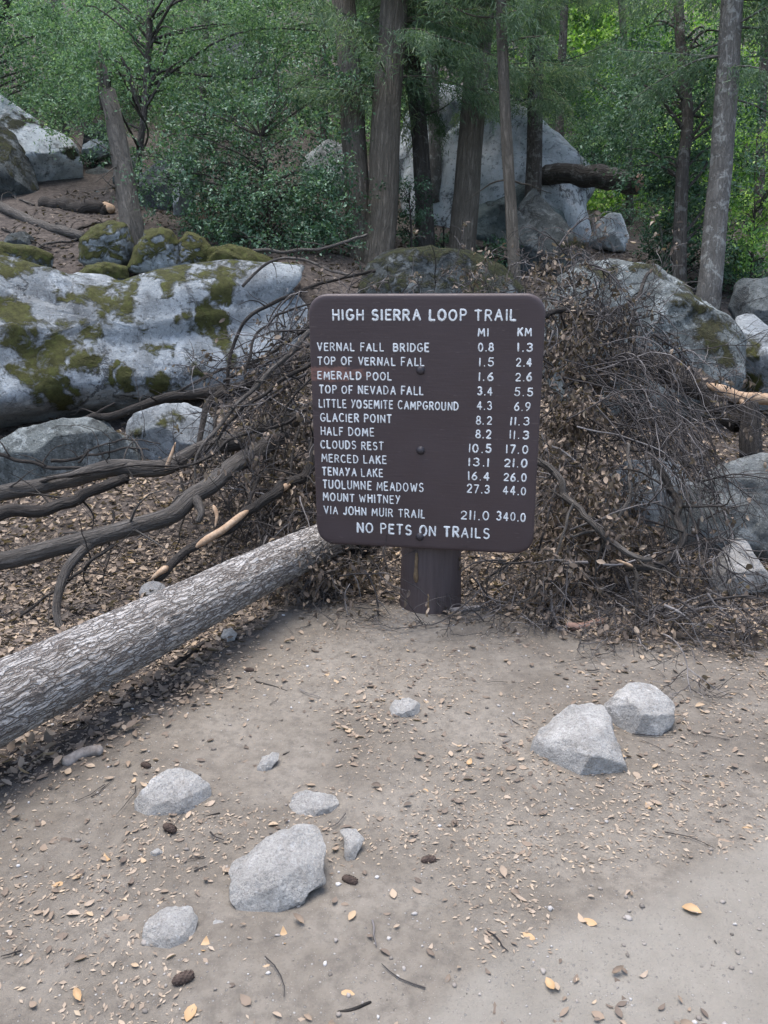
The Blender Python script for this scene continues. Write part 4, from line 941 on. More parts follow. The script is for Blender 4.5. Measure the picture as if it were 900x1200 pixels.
# right of the sign
rng = np.random.default_rng(11)
polyR = [(632,330),(655,295),(690,305),(735,350),(790,405),(835,445),(858,520),(856,590),(850,680),(838,735),(780,748),(700,730),(640,705),(600,690),(560,690),(545,665),(632,640)]
gT, gL, tips = Geo(), Geo(), []
for q in [q_ for q_ in sample_poly(rng, polyR, 290) if math.hypot((q_[0]-765)/55, (q_[1]-585)/50) > 1 or rng.random() < .25]:
    d = float(np.interp(q[1], [295, 400, 520, 640, 745], [5.5, 5.2, 4.75, 4.25, 3.78])) + rng.normal(0, .16) - .25*float(np.clip((700 - abs(q[0]-700))/700, 0, 1))*0
    p0 = P(q[0], q[1], d); p0[2] = max(p0[2], hgt(p0[0], p0[1]) + .02)
    out = np.array([(q[0] - 660)/180, -.35, -.5]) + rng.normal(0, .55, 3)
    bough(rng, gT, tips, p0, out, rng.uniform(.22, .6), rng.uniform(.003, .008), 2 if rng.random() < .62 else 1, (0, 0, -.12))
# long stems fanning out to the right and down from the middle of the heap
for q_ in range(46):
    p0 = P(rng.uniform(655, 745), rng.uniform(400, 520), rng.uniform(4.5, 5.0)); e = P(rng.uniform(760, 868), rng.uniform(500, 690), rng.uniform(4.05, 4.6))
    mid = (p0 + e)/2 + np.array([rng.uniform(0, .12), 0, rng.uniform(.08, .26)]); pth = smooth_path([p0, mid, e], 18); pth += .012*rng.normal(size=pth.shape).cumsum(0)*.4
    tube(gT, pth, np.linspace(rng.uniform(.003, .006), .0014, 18), 5, 0, q_)
    for _ in range(4):
        i_ = rng.integers(4, 17); bough(rng, gT, tips, pth[i_], pth[i_] - pth[i_-1] + rng.normal(0, .02, 3), rng.uniform(.1, .3), .0024, 0, (0, 0, -.15))
for q in sample_poly(rng, [(634,360),(640,300),(662,284),(700,296),(745,345),(800,400),(760,420),(660,420)], 64):
    d = 5.2 + rng.normal(0, .15); bough(rng, gT, tips, P(q[0], q[1], d), np.array([.35, -.3, -.2]) + rng.normal(0, .6, 3), rng.uniform(.18, .42), rng.uniform(.003, .006), 2 if rng.random() < .5 else 1, (0, 0, -.2), .4)
# overhanging spray above the sign corner
for q, dr in (((652,292), (.3,-.2,.6)), ((665,300), (-.4,-.3,.5)), ((680,310), (.5,-.2,.2)), ((660,320), (.1,-.3,.9)), ((640,318), (-.5,-.2,.5)), ((690,318), (.3,-.3,.7)), ((645,330), (-.3,-.4,.3)), ((636,350), (.6,-.3,.1))):
    bough(rng, gT, tips, P(*q, 4.9), dr, .4, .006, 2, (0, 0, -.3), .4)
rb = P(745, 745, 3.8); rb[2] = hgt(rb[0], rb[1])
pile = thing('brush_pile', rb, 'tall tangle of dead grey twigs and brown leaves right of the sign', 'brush pile')
gT.build('twigs', M_TWIG, pile)
def keepR(px, py):
    a = max(0, 1 - math.hypot((px - 668)/55, (py - 470)/140)); b = max(0, 1 - math.hypot((px - 700)/75, (py - 600)/75)); c_ = max(0, 1 - math.hypot((px - 650)/60, (py - 650)/70)); e = max(0, 1 - math.hypot((px-650)/40, (py-320)/40))
    return .04 + 1.0*max(a, b, c_, e*.4)
nl_ = dead_clusters(rng, gL, tips, keepR, (2, 6))
gL.build('dead_leaves', M_DEADLEAF, pile)
print('right pile', gT.n, nl_)
LG = 'larger dead limbs in the right brush pile'
for nm, ctrl, r0, r1, mt, lab, sd in (
  ('dead_limb', [(628,540,4.3),(650,560,4.2),(672,592,4.1),(695,615,4.0),(720,640,3.95),(748,656,3.9),(762,655,3.9)], .022, .014, M_LIMB, 'pale straight limb slanting down from the sign edge into the brush', 101),
  ('dead_limb', [(768,540,4.3),(785,570,4.2),(796,605,4.1),(798,630,4.05),(790,650,4.0),(765,662,3.95),(735,666,3.92)], .02, .017, M_DARKLIMB, 'hook shaped dark limb curling round the brush pile centre', 102),
  ('dead_limb', [(735,520,4.4),(738,560,4.25),(736,585,4.2),(725,605,4.15),(700,622,4.1),(668,628,4.05)], .010, .007, M_LIMB, 'thin curved grey limb sweeping left across the brush pile', 103),
  ('dead_limb', [(690,455,4.9),(720,490,4.7),(745,510,4.6),(775,530,4.5),(800,560,4.4),(815,620,4.2)], .009, .004, M_LIMB, 'long thin limb arching to the right over the brush pile', 104),
  ('dead_limb', [(660,455,4.9),(720,430,5.1),(770,445,5.2),(815,490,5.0),(845,545,4.8),(860,590,4.6)], .011, .004, M_DARKLIMB, 'outermost arching limb at the right of the brush pile', 105),
  ('dead_limb', [(760,320,5.6),(740,352,5.4),(700,368,5.2),(660,362,5.0),(640,372,4.9)], .012, .018, M_DARKLIMB, 'dark crooked limb lying against the grey boulder above the brush', 106),
  ('dead_limb', [(742,365,5.2),(744,410,5.0),(748,440,4.9),(758,470,4.8),(766,500,4.7)], .012, .006, M_DARKLIMB, 'upright dark limb with a short stub against the grey boulder', 107),
  ('dead_limb', [(655,300,5.0),(665,292,4.95),(672,310,4.9),(674,340,4.85),(678,372,4.8)], .007, .004, M_LIMB, 'bleached limb arched over the top right corner of the sign', 108),
  ('dead_limb', [(672,590,4.05),(660,625,4.0),(648,660,3.95),(630,690,3.85),(612,705,3.8)], .008, .004, M_LIMB, 'thin limb drooping to the ground beside the post', 109),
  ('dead_limb', [(742,665,3.9),(746,690,3.85),(744,715,3.8),(750,745,3.75)], .012, .005, M_DARKLIMB, 'dark limb standing in the lowest front of the brush pile', 110),
  ('dead_limb', [(690,440,4.85),(730,475,4.7),(780,520,4.55),(820,575,4.4),(850,640,4.2)], .008, .003, M_LIMB, 'slim limb fanning down to the right above the pointed rock', 111)):
    branch(nm, ctrl, r0, r1, mt, lab, 46, 9, .12, sd, 7, cat='branch', group=LG, parts=[('splinter', [(722,656,3.86),(732,660,3.87),(742,664,3.88)], .006, .009, M_BAREWOOD)] if sd == 102 else None)

# left of / behind the sign
rng = np.random.default_rng(12)
polyL = [(372,345),(345,372),(312,410),(285,450),(262,490),(255,540),(270,585),(300,625),(345,670),(385,690),(430,680),(470,680),(470,640),(400,600),(400,345)]
gT, gL, tips = Geo(), Geo(), []
for q in sample_poly(rng, polyL, 180):
    d = float(np.interp(q[1], [345, 450, 560, 690], [5.6, 5.3, 4.9, 4.15])) + rng.normal(0, .15)
    p0 = P(q[0], q[1], d); p0[2] = max(p0[2], hgt(p0[0], p0[1]) + .02)
    bough(rng, gT, tips, p0, np.array([-.45, -.3, -.35]) + rng.normal(0, .5, 3), rng.uniform(.2, .55), rng.uniform(.003, .007), 2 if rng.random() < .5 else 1, (0, 0, -.12))
for q_ in range(20):      # fine stems fanning out to the left
    p0 = P(rng.uniform(335, 385), rng.uniform(340, 520), rng.uniform(4.7, 5.3)); e = P(rng.uniform(205, 320), rng.uniform(395, 600), rng.uniform(4.6, 5.3))
    mid = (p0 + e)/2 + np.array([rng.uniform(-.05, .05), rng.uniform(-.05, .05), rng.uniform(.02, .16)]); pth = smooth_path([p0, mid, e], 18); pth += .014*rng.normal(size=pth.shape).cumsum(0)*.4
    tube(gT, pth, np.linspace(rng.uniform(.003, .007), .0014, 18), 5, 0, q_)
    for _ in range(4):
        i_ = rng.integers(4, 17); bough(rng, gT, tips, pth[i_], pth[i_] - pth[i_-1] + rng.normal(0, .02, 3), rng.uniform(.1, .3), .0022, 0, (0, 0, -.1))
rb = P(390, 690, 4.1); rb[2] = hgt(rb[0], rb[1])
pile = thing('brush_pile', rb, 'tangle of dead grey twigs behind the left edge of the sign', 'brush pile')
gT.build('twigs', M_TWIG, pile)
dead_clusters(rng, gL, tips, lambda px, py: .12 + .7*max(0, 1 - math.hypot((px-350)/60, (py-530)/130)) + .6*max(0, 1 - math.hypot((px-400)/60, (py-670)/30)), (2, 5))
gL.build('dead_leaves', M_DEADLEAF, pile)
# low brush seen over the top edge of the sign
rng = np.random.default_rng(13)
polyT = [(380,345),(400,318),(450,322),(520,322),(580,326),(640,318),(660,340),(640,400),(400,400)]
gT, gL, tips = Geo(), Geo(), []
for q in sample_poly(rng, polyT, 70):
    d = float(np.interp(q[1], [315, 400], [6.4, 5.6])) + rng.normal(0, .2)
    p0 = P(q[0], q[1], d); p0[2] = max(p0[2], hgt(p0[0], p0[1]) + .02)
    bough(rng, gT, tips, p0, np.array([0, -.2, .05]) + rng.normal(0, .6, 3), rng.uniform(.2, .5), rng.uniform(.003, .006), 1, (0, 0, -.15))
rb = P(520, 345, 6.0); rb[2] = hgt(rb[0], rb[1])
pile = thing('brush_pile', rb, 'low line of dead twigs showing above the top of the sign', 'brush pile')
gT.build('twigs', M_TWIG, pile)
dead_clusters(rng, gL, tips, lambda px, py: .12 + .4*(px > 540), (2, 5))
gL.build('dead_leaves', M_DEADLEAF, pile)

# ------------------------------------------------------------------ trees
def tree_trunk(g, ctrl, r0, r1, n=60, k=26, seed=1, rough=.10, up=4.0, foot=True):
    a = np.array(ctrl, float); p = P(a[:, 0], a[:, 1], a[:, 2])
    if up:
        dv = unit(p[-1] - p[-2]); p = np.vstack([p, p[-1] + dv*up*.5, p[-1] + dv*up + np.array([0, 0, .2])])
    p = np.vstack([p[0] - np.array([0, 0, .5]), p]); pth = smooth_path(p, n)
    rad = np.linspace(r0, r1, n)
    if foot: rad = rad * (1 + .45*np.exp(-np.arange(n)/n*22))
    tube(g, pth, rad, k, rough, seed, nfreq=5)
    return pth, rad
def foliage(rng, regions, kind='small', size=(.04, .075), sub=.28, per=110, flat=.6, droop=-.2):
    g = Geo(); centers = []
    for (px, py, rx, ry, d, dd, cnt) in regions:
        for _ in range(cnt):
            a = rng.uniform(0, 2*pi); r = math.sqrt(rng.uniform(0, 1))
            centers.append(P(px + rx*r*cos(a), py + ry*r*sin(a), d + rng.uniform(-dd, dd)))
    centers = np.array(centers)
    centers = centers[centers[:, 2] > hgt(centers[:, 0], centers[:, 1]) + .05]
    for c in centers:
        m = int(per*rng.uniform(.5, 1.4)); s = sub*rng.uniform(.6, 1.4)
        nt_ = max(3, m//15); ax = unit(rng.normal(0, 1, 3)*np.array([1, 1, .35]))
        td = unit(ax*.8 + rng.normal(0, .75, (nt_, 3))*np.array([1, 1, .55]) + np.array([0, 0, droop*.6])); t0_ = rng.normal(0, .38, (nt_, 3))*s*np.array([1, 1, .7])
        k_ = rng.integers(0, nt_, m); u_ = rng.uniform(0, 1, m)**.8; Lq = s*rng.uniform(1.0, 2.2, nt_)[k_]
        off = t0_[k_] + td[k_]*(u_*Lq)[:, None] + np.c_[np.zeros(m), np.zeros(m), -.22*Lq*u_*u_] + rng.normal(0, size[1]*.42, (m, 3))
        al = td[k_]*.7 + rng.normal(0, .55, (m, 3)) + np.array([0, 0, droop])
        nm = rng.normal(0, .55, (m, 3)) + np.array([0, -.15, .8])
        leaves(g, rng, c + off, al, nm, rng.uniform(size[0], size[1], m), kind, tint=rng.normal(0, .26))
    return g, centers
def limbs(g, rng, pth, rad, centers, frac=.5, r=.022, maxd=4.0):
    for c in centers:
        if rng.random() > frac: continue
        dz = np.abs(pth[:, 2] - (c[2] - .35*np.hypot(pth[:, 0]-c[0], pth[:, 1]-c[1]))); i = int(np.argmin(dz)); i = max(2, i)
        s = pth[i]; v = c - s
        if np.linalg.norm(v) > maxd: continue
        mid = s + v*.5 + rng.normal(0, .1, 3)*np.linalg.norm(v) + np.array([0, 0, .1])
        tube(g, smooth_path([s, mid, c], 10), np.linspace(min(r, rad[i]*.5), .004, 10), 5, .1, int(rng.integers(99)))
def sprays(rng, g, gw, base, d, L):
    """one conifer bough: drooping axis with feathery side sprays"""
    pth = wander(rng, base, d, L, 10, .12, (0, 0, -.11)); tube(gw, pth, np.linspace(.016, .003, 10), 4, 0, 1, caps=False)
    t, N, B = frames(pth); m = int(L*rng.uniform(650, 850))
    u = rng.uniform(.12, 1, m)**.8*(len(pth)-1); i = np.minimum(u.astype(int), len(pth)-2); f = (u - i)[:, None]
    p = pth[i]*(1-f) + pth[i+1]*f; side = np.where(rng.random(m) < .5, -1, 1)[:, None]
    hor = np.cross(t[i], np.array([0, 0, 1.0])); hor = unit(hor)
    outw = hor*side*rng.uniform(.2, 1, m)[:, None]*np.interp(u/9, [0, .4, 1], [.32, .38, .1])[:, None]*min(1, L)
    pos = p + outw*rng.uniform(0, 1, m)[:, None] + np.c_[np.zeros(m), np.zeros(m), -np.abs(rng.normal(0, .14, m))]
    al = t[i]*.5 + outw*1.2 + rng.normal(0, .6, (m, 3)) + np.array([0, 0, -.5])
    leaves(g, rng, pos, al, rng.normal(0, .6, (m, 3)) + np.array([0, 0, .6]), rng.uniform(.04, .095, m), 'needle', 0, 1.5, tint=rng.normal(0, .15))
def conifer(ctrl, r0, r1, mat, label, seed, nb, zr, Lr=(.6, 1.5), name='conifer_tree', up=4.0, lean=None, face=0.0, twin=None, dead=3):
    rng = np.random.default_rng(seed); gt = Geo(); up = 5.2; pth, rad = tree_trunk(gt, ctrl, r0, r1, seed=seed, up=up)
    if twin: tree_trunk(gt, twin[0], twin[1], twin[2], seed=seed+1, up=up)
    root = thing(name, pth[0] + np.array([0, 0, .5]), label, 'tree', 'trees on the slope behind the sign')
    gl = Geo()
    for _ in range(nb):
        z = rng.uniform(*zr); i = int(np.argmin(np.abs(pth[:, 2] - z))); a = rng.uniform(0, 2*pi)
        d = np.array([cos(a), sin(a) - face, rng.uniform(-.1, .35)]); sprays(rng, gl, gt, pth[i], d, rng.uniform(*Lr))
    for _ in range(dead):      # bare dead side branches on the lower trunk
        i = rng.integers(10, 34); a = rng.uniform(0, 2*pi); w_ = wander(rng, pth[i], (cos(a), sin(a), .1), rng.uniform(.4, 1.1), 9, .2, (0, 0, -.1)); tube(gt, w_, np.linspace(.013, .003, 9), 5, 0, 2)
    gt.build('trunk', mat, root)
    if gl.n: gl.build('crown', M_NEEDLE, root)
    return root
conifer([(440,320,9.9),(448,250,9.95),(452,150,10.0),(458,60,10.1),(462,0,10.2)], .20, .16, M_TRUNK, 'thickest tree behind the sign with two trunks fused at the base', 201, 56, (4.15, 8), (1.0, 2.0), twin=([(425,318,10.0),(420,250,10.05),(414,150,10.15),(408,60,10.3),(402,0,10.4)], .165, .14), face=.05)
conifer([(498,280,11.0),(496,220,11.0),(491,150,11.0),(484,80,11.1),(478,0,11.2)], .125, .10, M_TRUNKDK, 'medium trunk just right of the twin trunked tree', 202, 26, (4.7, 8.5), (.6, 1.6))
conifer([(540,310,10.8),(545,250,10.8),(553,150,10.8),(561,60,10.9),(566,0,11)], .185, .15, M_TRUNK, 'stout tree whose trunk stands before the white boulder', 203, 40, (4.3, 8), (.7, 1.8), face=.2)
conifer([(603,335,8.8),(599,250,8.8),(593,150,8.8),(589,60,8.8),(587,0,8.8)], .068, .055, M_TRUNK, 'slender straight tree trunk right of the stout one', 204, 18, (4.1, 7.5), (.5, 1.2), dead=6)
conifer([(624,240,12.2),(626,180,12.2),(628,90,12.2),(629,0,12.2)], .125, .10, M_TRUNKDK, 'dark trunk growing beside the right shoulder of the white boulder', 205, 44, (4.5, 8), (.7, 1.8), face=.2)
conifer([(510,200,13.0),(508,130,13.0),(506,60,13.0),(504,0,13)], .10, .085, M_TRUNKLT, 'thin dead trunk with light painted into its pale bark between larger trunks', 206, 8, (5.0, 8), (.6, 1.2), dead=8)  # pale bark colour stands in for the light on this trunk
conifer([(829,360,8.6),(836,290,8.6),(846,180,8.6),(853,80,8.6),(858,0,8.6)], .125, .105, M_TRUNKLT, 'pale grey lichened tree leaning slightly at the right', 207, 26, (4.0, 7), (.6, 1.6), face=.1)

for ctrl, r0, lab, sd in (
    ([(236,235,14.5),(238,120,14.5),(242,0,14.5)], .07, 'slim dark trunk behind the left shrubs, second right of the snag', 241),
    ([(312,160,15.5),(309,80,15.5),(304,0,15.5)], .08, 'slim trunk high among leaves halfway between snag and twin trunks', 242),
    ([(378,200,14.0),(380,100,14.0),(377,0,14.0)], .07, 'slim dark trunk immediately left of the twin trunked tree', 243),
    ([(655,170,15.5),(658,80,15.5),(662,0,15.5)], .09, 'slim trunk beyond the white boulder right of the dark trunk', 244),
    ([(738,250,14.5),(735,120,14.5),(728,0,14.5)], .07, 'slim trunk in the bright leaves above the broken log stub', 245),
    ([(889,250,13.5),(893,120,13.5),(899,0,13.5)], .08, 'slim dark trunk at the right frame edge', 246),
    ([(78,170,16.0),(72,80,16.0),(64,0,16.0)], .08, 'slim trunk high behind the far left white boulder', 247)):
    conifer(ctrl, r0, r0*.75, M_TRUNKDK, lab, sd, 14, (4.6, 9), (.6, 1.5), dead=7)
def broadleaf(name, ctrl, r0, r1, mat, lmat, label, seed, regions, kw=None, up=3.0, lfrac=.14, forks=None, cat='tree', group=None, lr=.022):
    rng = np.random.default_rng(seed); gt = Geo(); pth, rad = tree_trunk(gt, ctrl, r0, r1, n=46, k=16, seed=seed, up=up, foot=(cat == 'tree'))
    for f in (forks or []): tube(gt, px_path(f[0], 24), np.linspace(f[1], f[2], 24), 8, .12, seed)
    g, c = foliage(rng, regions, **(kw or {})); limbs(gt, rng, pth, rad, c, lfrac, lr)
    root = thing(name, pth[0] + np.array([0, 0, .5]), label, cat, group)
    gt.build('trunk' if cat == 'tree' else 'stem', mat, root); g.build('crown' if cat == 'tree' else 'foliage', lmat, root)
    return root
TG = 'trees on the slope behind the sign'
# right pair's darker oak, its crown fills the right middle
broadleaf('oak_tree', [(796,335,9.2),(797,270,9.2),(800,200,9.25),(806,140,9.3),(802,95,9.4)], .085, .055, M_TRUNKDK, M_DKGREEN, 'thinner dark trunk with dense green crown left of the pale leaning tree', 211,
   [(785,120,65,110,10.0,.8,110), (705,120,70,70,13.2,.8,80), (805,235,45,70,10.6,.6,50), (860,120,50,110,9.8,.6,30), (790,-190,190,130,11,1.6,25)], dict(size=(.035, .07), sub=.22, per=120), up=1.5, forks=[([(800,150,9.3),(785,130,9.25),(772,110,9.2),(755,100,9.2)], .03, .012)], group=TG)  # last region is unseen canopy, added to shade the slope
broadleaf('oak_tree', [(157,262,11.0),(160,200,11.0),(168,140,11.0),(174,60,11.0),(176,0,11.0)], .05, .04, M_TRUNKDK, M_GREEN, 'slim forked tree right behind the leaning snag', 212,
   [(150,60,90,80,11.3,.8,85), (235,50,90,80,11.6,.8,85), (330,50,80,80,11.6,.8,75), (90,110,60,60,11.6,.6,28), (115,80,50,40,9.2,.25,12), (250,-190,230,130,11,1.6,25)], dict(size=(.035, .06), sub=.24, per=110), up=2.5,  # last region: leaves above the view, put in to block skylight
   forks=[([(163,130,11.0),(155,100,10.95),(148,78,10.9),(138,62,10.9)], .035, .018), ([(172,100,11.0),(184,85,10.95),(194,60,10.95),(202,40,10.9)], .03, .012)], group=TG)
broadleaf('oak_tree', [(-70,250,13.5),(-60,180,13.5),(-40,90,13.5),(-5,20,13.3),(20,-30,13.2)], .14, .08, M_TRUNKDK, M_GREEN, 'leafy tree leaning in from the upper left corner', 213,
   [(30,75,120,75,13.3,1.0,150), (110,40,70,60,13.8,.8,45), (-20,20,60,60,12.5,.6,25), (-20,-200,200,130,12,1.6,15)], dict(size=(.04, .07), sub=.27, per=115), up=2.5, group=TG)  # last region: more unseen canopy added to darken the back
# grey leaning snag, its broken top
def snag():
    rng = np.random.default_rng(5); gt = Geo()
    a = np.array([(158,285,9.4),(152,245,9.4),(143,190,9.45),(134,140,9.5),(126,108,9.55)], float); p = P(a[:, 0], a[:, 1], a[:, 2]); p = np.vstack([p[0]-np.array([0,0,.5]), p])
    tube(gt, smooth_path(p, 50), np.linspace(.155, .095, 50)*(1+.3*np.exp(-np.arange(50)/6)), 26, .16, 6, nfreq=5)
    for k in range(7):
        q_ = p[-1] + rng.normal(0, .04, 3); tube(gt, np.array([q_ - [0, 0, .15], q_ + [-.02, 0, rng.uniform(.05, .3)], q_ + [-.05, 0, rng.uniform(.3, .6)]]), [.04, .03, .006], 6, .2, k)
    for k in range(7):
        i_ = rng.uniform(.2, .95); q_ = p[1] + (p[-1]-p[1])*i_; w_ = wander(rng, q_, rng.normal(0, 1, 3)*[1, 1, .3], rng.uniform(.2, .6), 7, .25); tube(gt, w_, np.linspace(.012, .003, 7), 5, 0, k)
    V, F, A = gt.out(); obj('snag', V, F, M_GREYSNAG, attrs=A, label='leaning grey dead trunk with a broken top behind the mossy rocks', cat='tree', group=TG)
snag()
# shrubs
broadleaf('laurel_shrub', [(318,300,9.7),(316,250,9.7),(312,200,9.75),(305,160,9.8)], .03, .015, M_DARKLIMB, M_DKGREEN, 'large glossy green shrub between the snag and the twin trunks', 221,
   [(300,165,110,75,10.1,.7,95), (320,240,80,55,9.7,.4,75), (215,165,60,50,9.9,.5,40), (380,240,34,55,9.7,.3,30), (350,285,45,18,9.4,.25,18), (262,240,36,34,9.7,.3,22), (330,90,90,50,10.3,.6,40), (190,210,30,30,9.8,.3,10)], dict(size=(.032, .065), sub=.24, per=105), up=0, lfrac=.3, cat='shrub', lr=.014)
broadleaf('laurel_shrub', [(482,295,10.4),(482,270,10.4),(480,240,10.4)], .02, .01, M_DARKLIMB, M_DKGREEN, 'small dark shrub in the gap right of the twin trunks', 222,
   [(480,245,16,45,10.6,.25,22)], dict(size=(.03, .055), sub=.13, per=80), up=0, lfrac=.5, cat='shrub', lr=.01)
broadleaf('leafy_shrub', [(880,330,9.6),(882,290,9.6),(884,250,9.6)], .025, .012, M_DARKLIMB, M_LTGREEN, 'bright green shrub at the right edge beyond the leaning tree', 223,
   [(885,265,45,50,9.7,.4,36), (925,200,40,60,9.9,.4,26)], dict(size=(.035, .065), sub=.16, per=80), up=0, lfrac=.5, cat='shrub', lr=.01)
broadleaf('leafy_shrub', [(790,318,10.6),(790,295,10.6),(788,270,10.6)], .025, .012, M_DARKLIMB, M_DKGREEN, 'dark low shrub between and around the two right hand trunks', 224,
   [(735,270,45,30,14.0,.4,45), (800,285,45,40,10.4,.3,40), (860,300,30,45,9.9,.3,30)], dict(size=(.03, .06), sub=.15, per=90), up=0, lfrac=.5, cat='shrub', lr=.01)
for (lab_, st_, rg_, sd_) in (
    ('low dark shrub beside the far left white boulder', [(112,235,13.6),(112,215,13.6),(110,190,13.6)], [(120,190,40,30,13.8,.5,26), (60,120,60,22,14.2,.5,26)], 231),
    ('low shrub at the foot of the stout trunk', [(520,300,11.6),(520,285,11.6),(520,265,11.6)], [(510,285,34,22,11.8,.4,26), (560,300,40,14,11.3,.3,18)], 232),
    ('shrub under the bright trees between the pale leaning trunk and frame edge', [(858,345,10.2),(860,320,10.2),(862,300,10.2)], [(870,320,45,30,10.6,.4,34), (930,330,40,30,10.4,.4,16)], 233)):
    broadleaf('leafy_shrub', st_, .02, .01, M_DARKLIMB, M_DKGREEN, lab_, sd_, rg_, dict(size=(.04, .075), sub=.17, per=80), up=0, lfrac=.4, cat='shrub', lr=.01)
# the wood further up, one mass; the part beyond the right gap has sunlight put into its leaf colour
rng = np.random.default_rng(31)
g, _ = foliage(rng, [(60,60,190,120,19,2.5,240), (330,60,200,110,20,2.5,260), (560,30,170,90,20,2.5,260), (160,150,140,70,16.5,1.2,60), (400,180,120,60,17,1.0,50), (750,200,90,110,17,1.5,80), (-150,100,120,150,18,2,70), (-420,60,200,150,18,2.5,150), (-300,190,160,70,15,1.5,50), (300,-60,500,60,20,3,130)],
    size=(.08, .15), sub=.5, per=110)
g.build('distant_forest', M_FAR, label='mass of green trees far up the slope behind everything', cat='forest', kind='stuff')
g, _ = foliage(rng, [(800,60,170,130,19,2.5,300), (850,220,110,90,16,2,140), (690,60,90,80,18,1.5,100), (715,235,40,25,15.5,.8,18), (1020,120,120,170,17,2,70), (1260,90,180,170,17,2.5,130), (760,-60,300,50,19,2,50)],
    size=(.07, .14), sub=.42, per=105)
g.build('distant_forest', M_LTGREEN, label='bright yellow green trees beyond the gap at the upper right', cat='forest', kind='stuff')

# ------------------------------------------------------------------ litter and small things on the ground
rng = np.random.default_rng(41)
def scatter(n, xr, yr, dens):
    x = rng.uniform(*xr, n); y = rng.uniform(*yr, n); k = rng.random(n) < dens(x, y); return x[k], y[k]
def lay(g, x, y, size, lift, tilt=.25, kind='oak', curl=.4, wide=1.0):
    n = len(x); z = sheet(x, y) + lift; a = rng.uniform(0, 2*pi, n)
    al = np.c_[np.cos(a), np.sin(a), rng.normal(0, tilt, n)]; nm = np.c_[rng.normal(0, tilt, n), rng.normal(0, tilt, n), np.ones(n)]
    leaves(g, rng, np.c_[x, y, z], al, nm, size, kind, curl, wide)
g = Geo()
x, y = scatter(34000, (-3.6, 3.6), (2.0, 7.2), lambda x, y: np.clip(humus(x, y) - .25, 0, 1)*1.1); lay(g, x, y, rng.uniform(.025, .058, len(x)), rng.uniform(.002, .03, len(x)), .4)
x, y = scatter(24000, (-2.4, 2.8), (1.0, 4.6), lambda x, y: .07 + .55*humus(x, y) + .55*np.clip(fbm(np.c_[x*2.2, y*2.2, x*0], 51, 4)*2.2 - .1, 0, 1) - .16*pathmask(x, y)); lay(g, x, y, rng.uniform(.014, .040, len(x)), .004, .14)
g.build('leaf_litter', M_LITTER, label='tan and brown fallen leaves strewn over the soil', cat='leaf litter', kind='stuff')
g = Geo()
x, y = scatter(95000, (-2.4, 2.8), (1.0, 4.8), lambda x, y: .16 + .6*humus(x, y) - .16*pathmask(x, y) + .55*np.clip(fbm(np.c_[x*3, y*3, x*0], 52, 4)*2.4, -.3, 1)); lay(g, x, y, rng.uniform(.006, .017, len(x))*rng.choice([1, 1, 1.4], len(x)), .002, .2, 'small', 0, .9)
g.build('leaf_crumbs', M_CRUMB, label='crumbled leaf bits scattered over the trodden soil', cat='leaf litter', kind='stuff')
g = Geo()
x, y = scatter(9000, (-5, 5), (7.0, 13), lambda x, y: np.full(len(x), .6)); lay(g, x, y, rng.uniform(.05, .10, len(x)), rng.uniform(.002, .03, len(x)), .35, 'small')
g.build('hill_litter', M_FARLITTER, label='dull leaves covering the slope under the trees', cat='leaf litter', kind='stuff')
# gravel
g = Geo()
x, y = scatter(5200, (-2.3, 2.8), (1.0, 4.4), lambda x, y: .75 - .4*humus(x, y))
ico = bpy.data.meshes.new('tmp')
import bmesh
bm = bmesh.new(); bmesh.ops.create_icosphere(bm, subdivisions=1, radius=1); IV = np.array([v.co[:] for v in bm.verts]); bm.verts.index_update(); IF = np.array([[v.index for v in f.verts] for f in bm.faces]); bm.free(); bpy.data.meshes.remove(ico)
n = len(x); sz = .0022 + .0055*rng.random(n)**4 
Vp = IV[None]*(1 + .25*rng.normal(size=(n, 12, 1)))*sz[:, None, None]*rng.uniform(.7, 1.4, (n, 1, 3))*np.array([1, 1, .7]) + np.c_[x, y, sheet(x, y) + sz*.3][:, None]
g.add(Vp.reshape(-1, 3), [(IF[None] + (np.arange(n)*12)[:, None, None]).reshape(-1, 3)])
M = MatB('gravel'); c = M.ramp(M.island(), [(0, (.10, .09, .08)), (.4, (.24, .215, .19)), (.8, (.32, .30, .28)), (1, (.46, .45, .44))]); M_GRAVEL = M.fin(c, .9, None, .2)
g.build('gravel', M_GRAVEL, label='grit and tiny pebbles on the trodden soil', cat='gravel', kind='stuff')
# fine forest duff twiglets
g = Geo(); x, y = scatter(900, (-2.5, 2.8), (1.2, 5.0), lambda x, y: .12 + .7*humus(x, y))
for xx, yy in zip(x, y):
    a = rng.uniform(0, 2*pi); L_ = rng.uniform(.03, .16); w_ = wander(rng, (xx, yy, 0), (cos(a), sin(a), 0), L_, 5, .25); w_[:, 2] = sheet(w_[:, 0], w_[:, 1]) + rng.uniform(.003, .012)
    tube(g, w_, np.linspace(.0022, .001, 5)*rng.uniform(.6, 1.5), 4, 0, 1, caps=False)
g.build('twig_litter', M_TWIG, label='thin broken twiglets scattered through the leaf litter', cat='twig litter', kind='stuff')

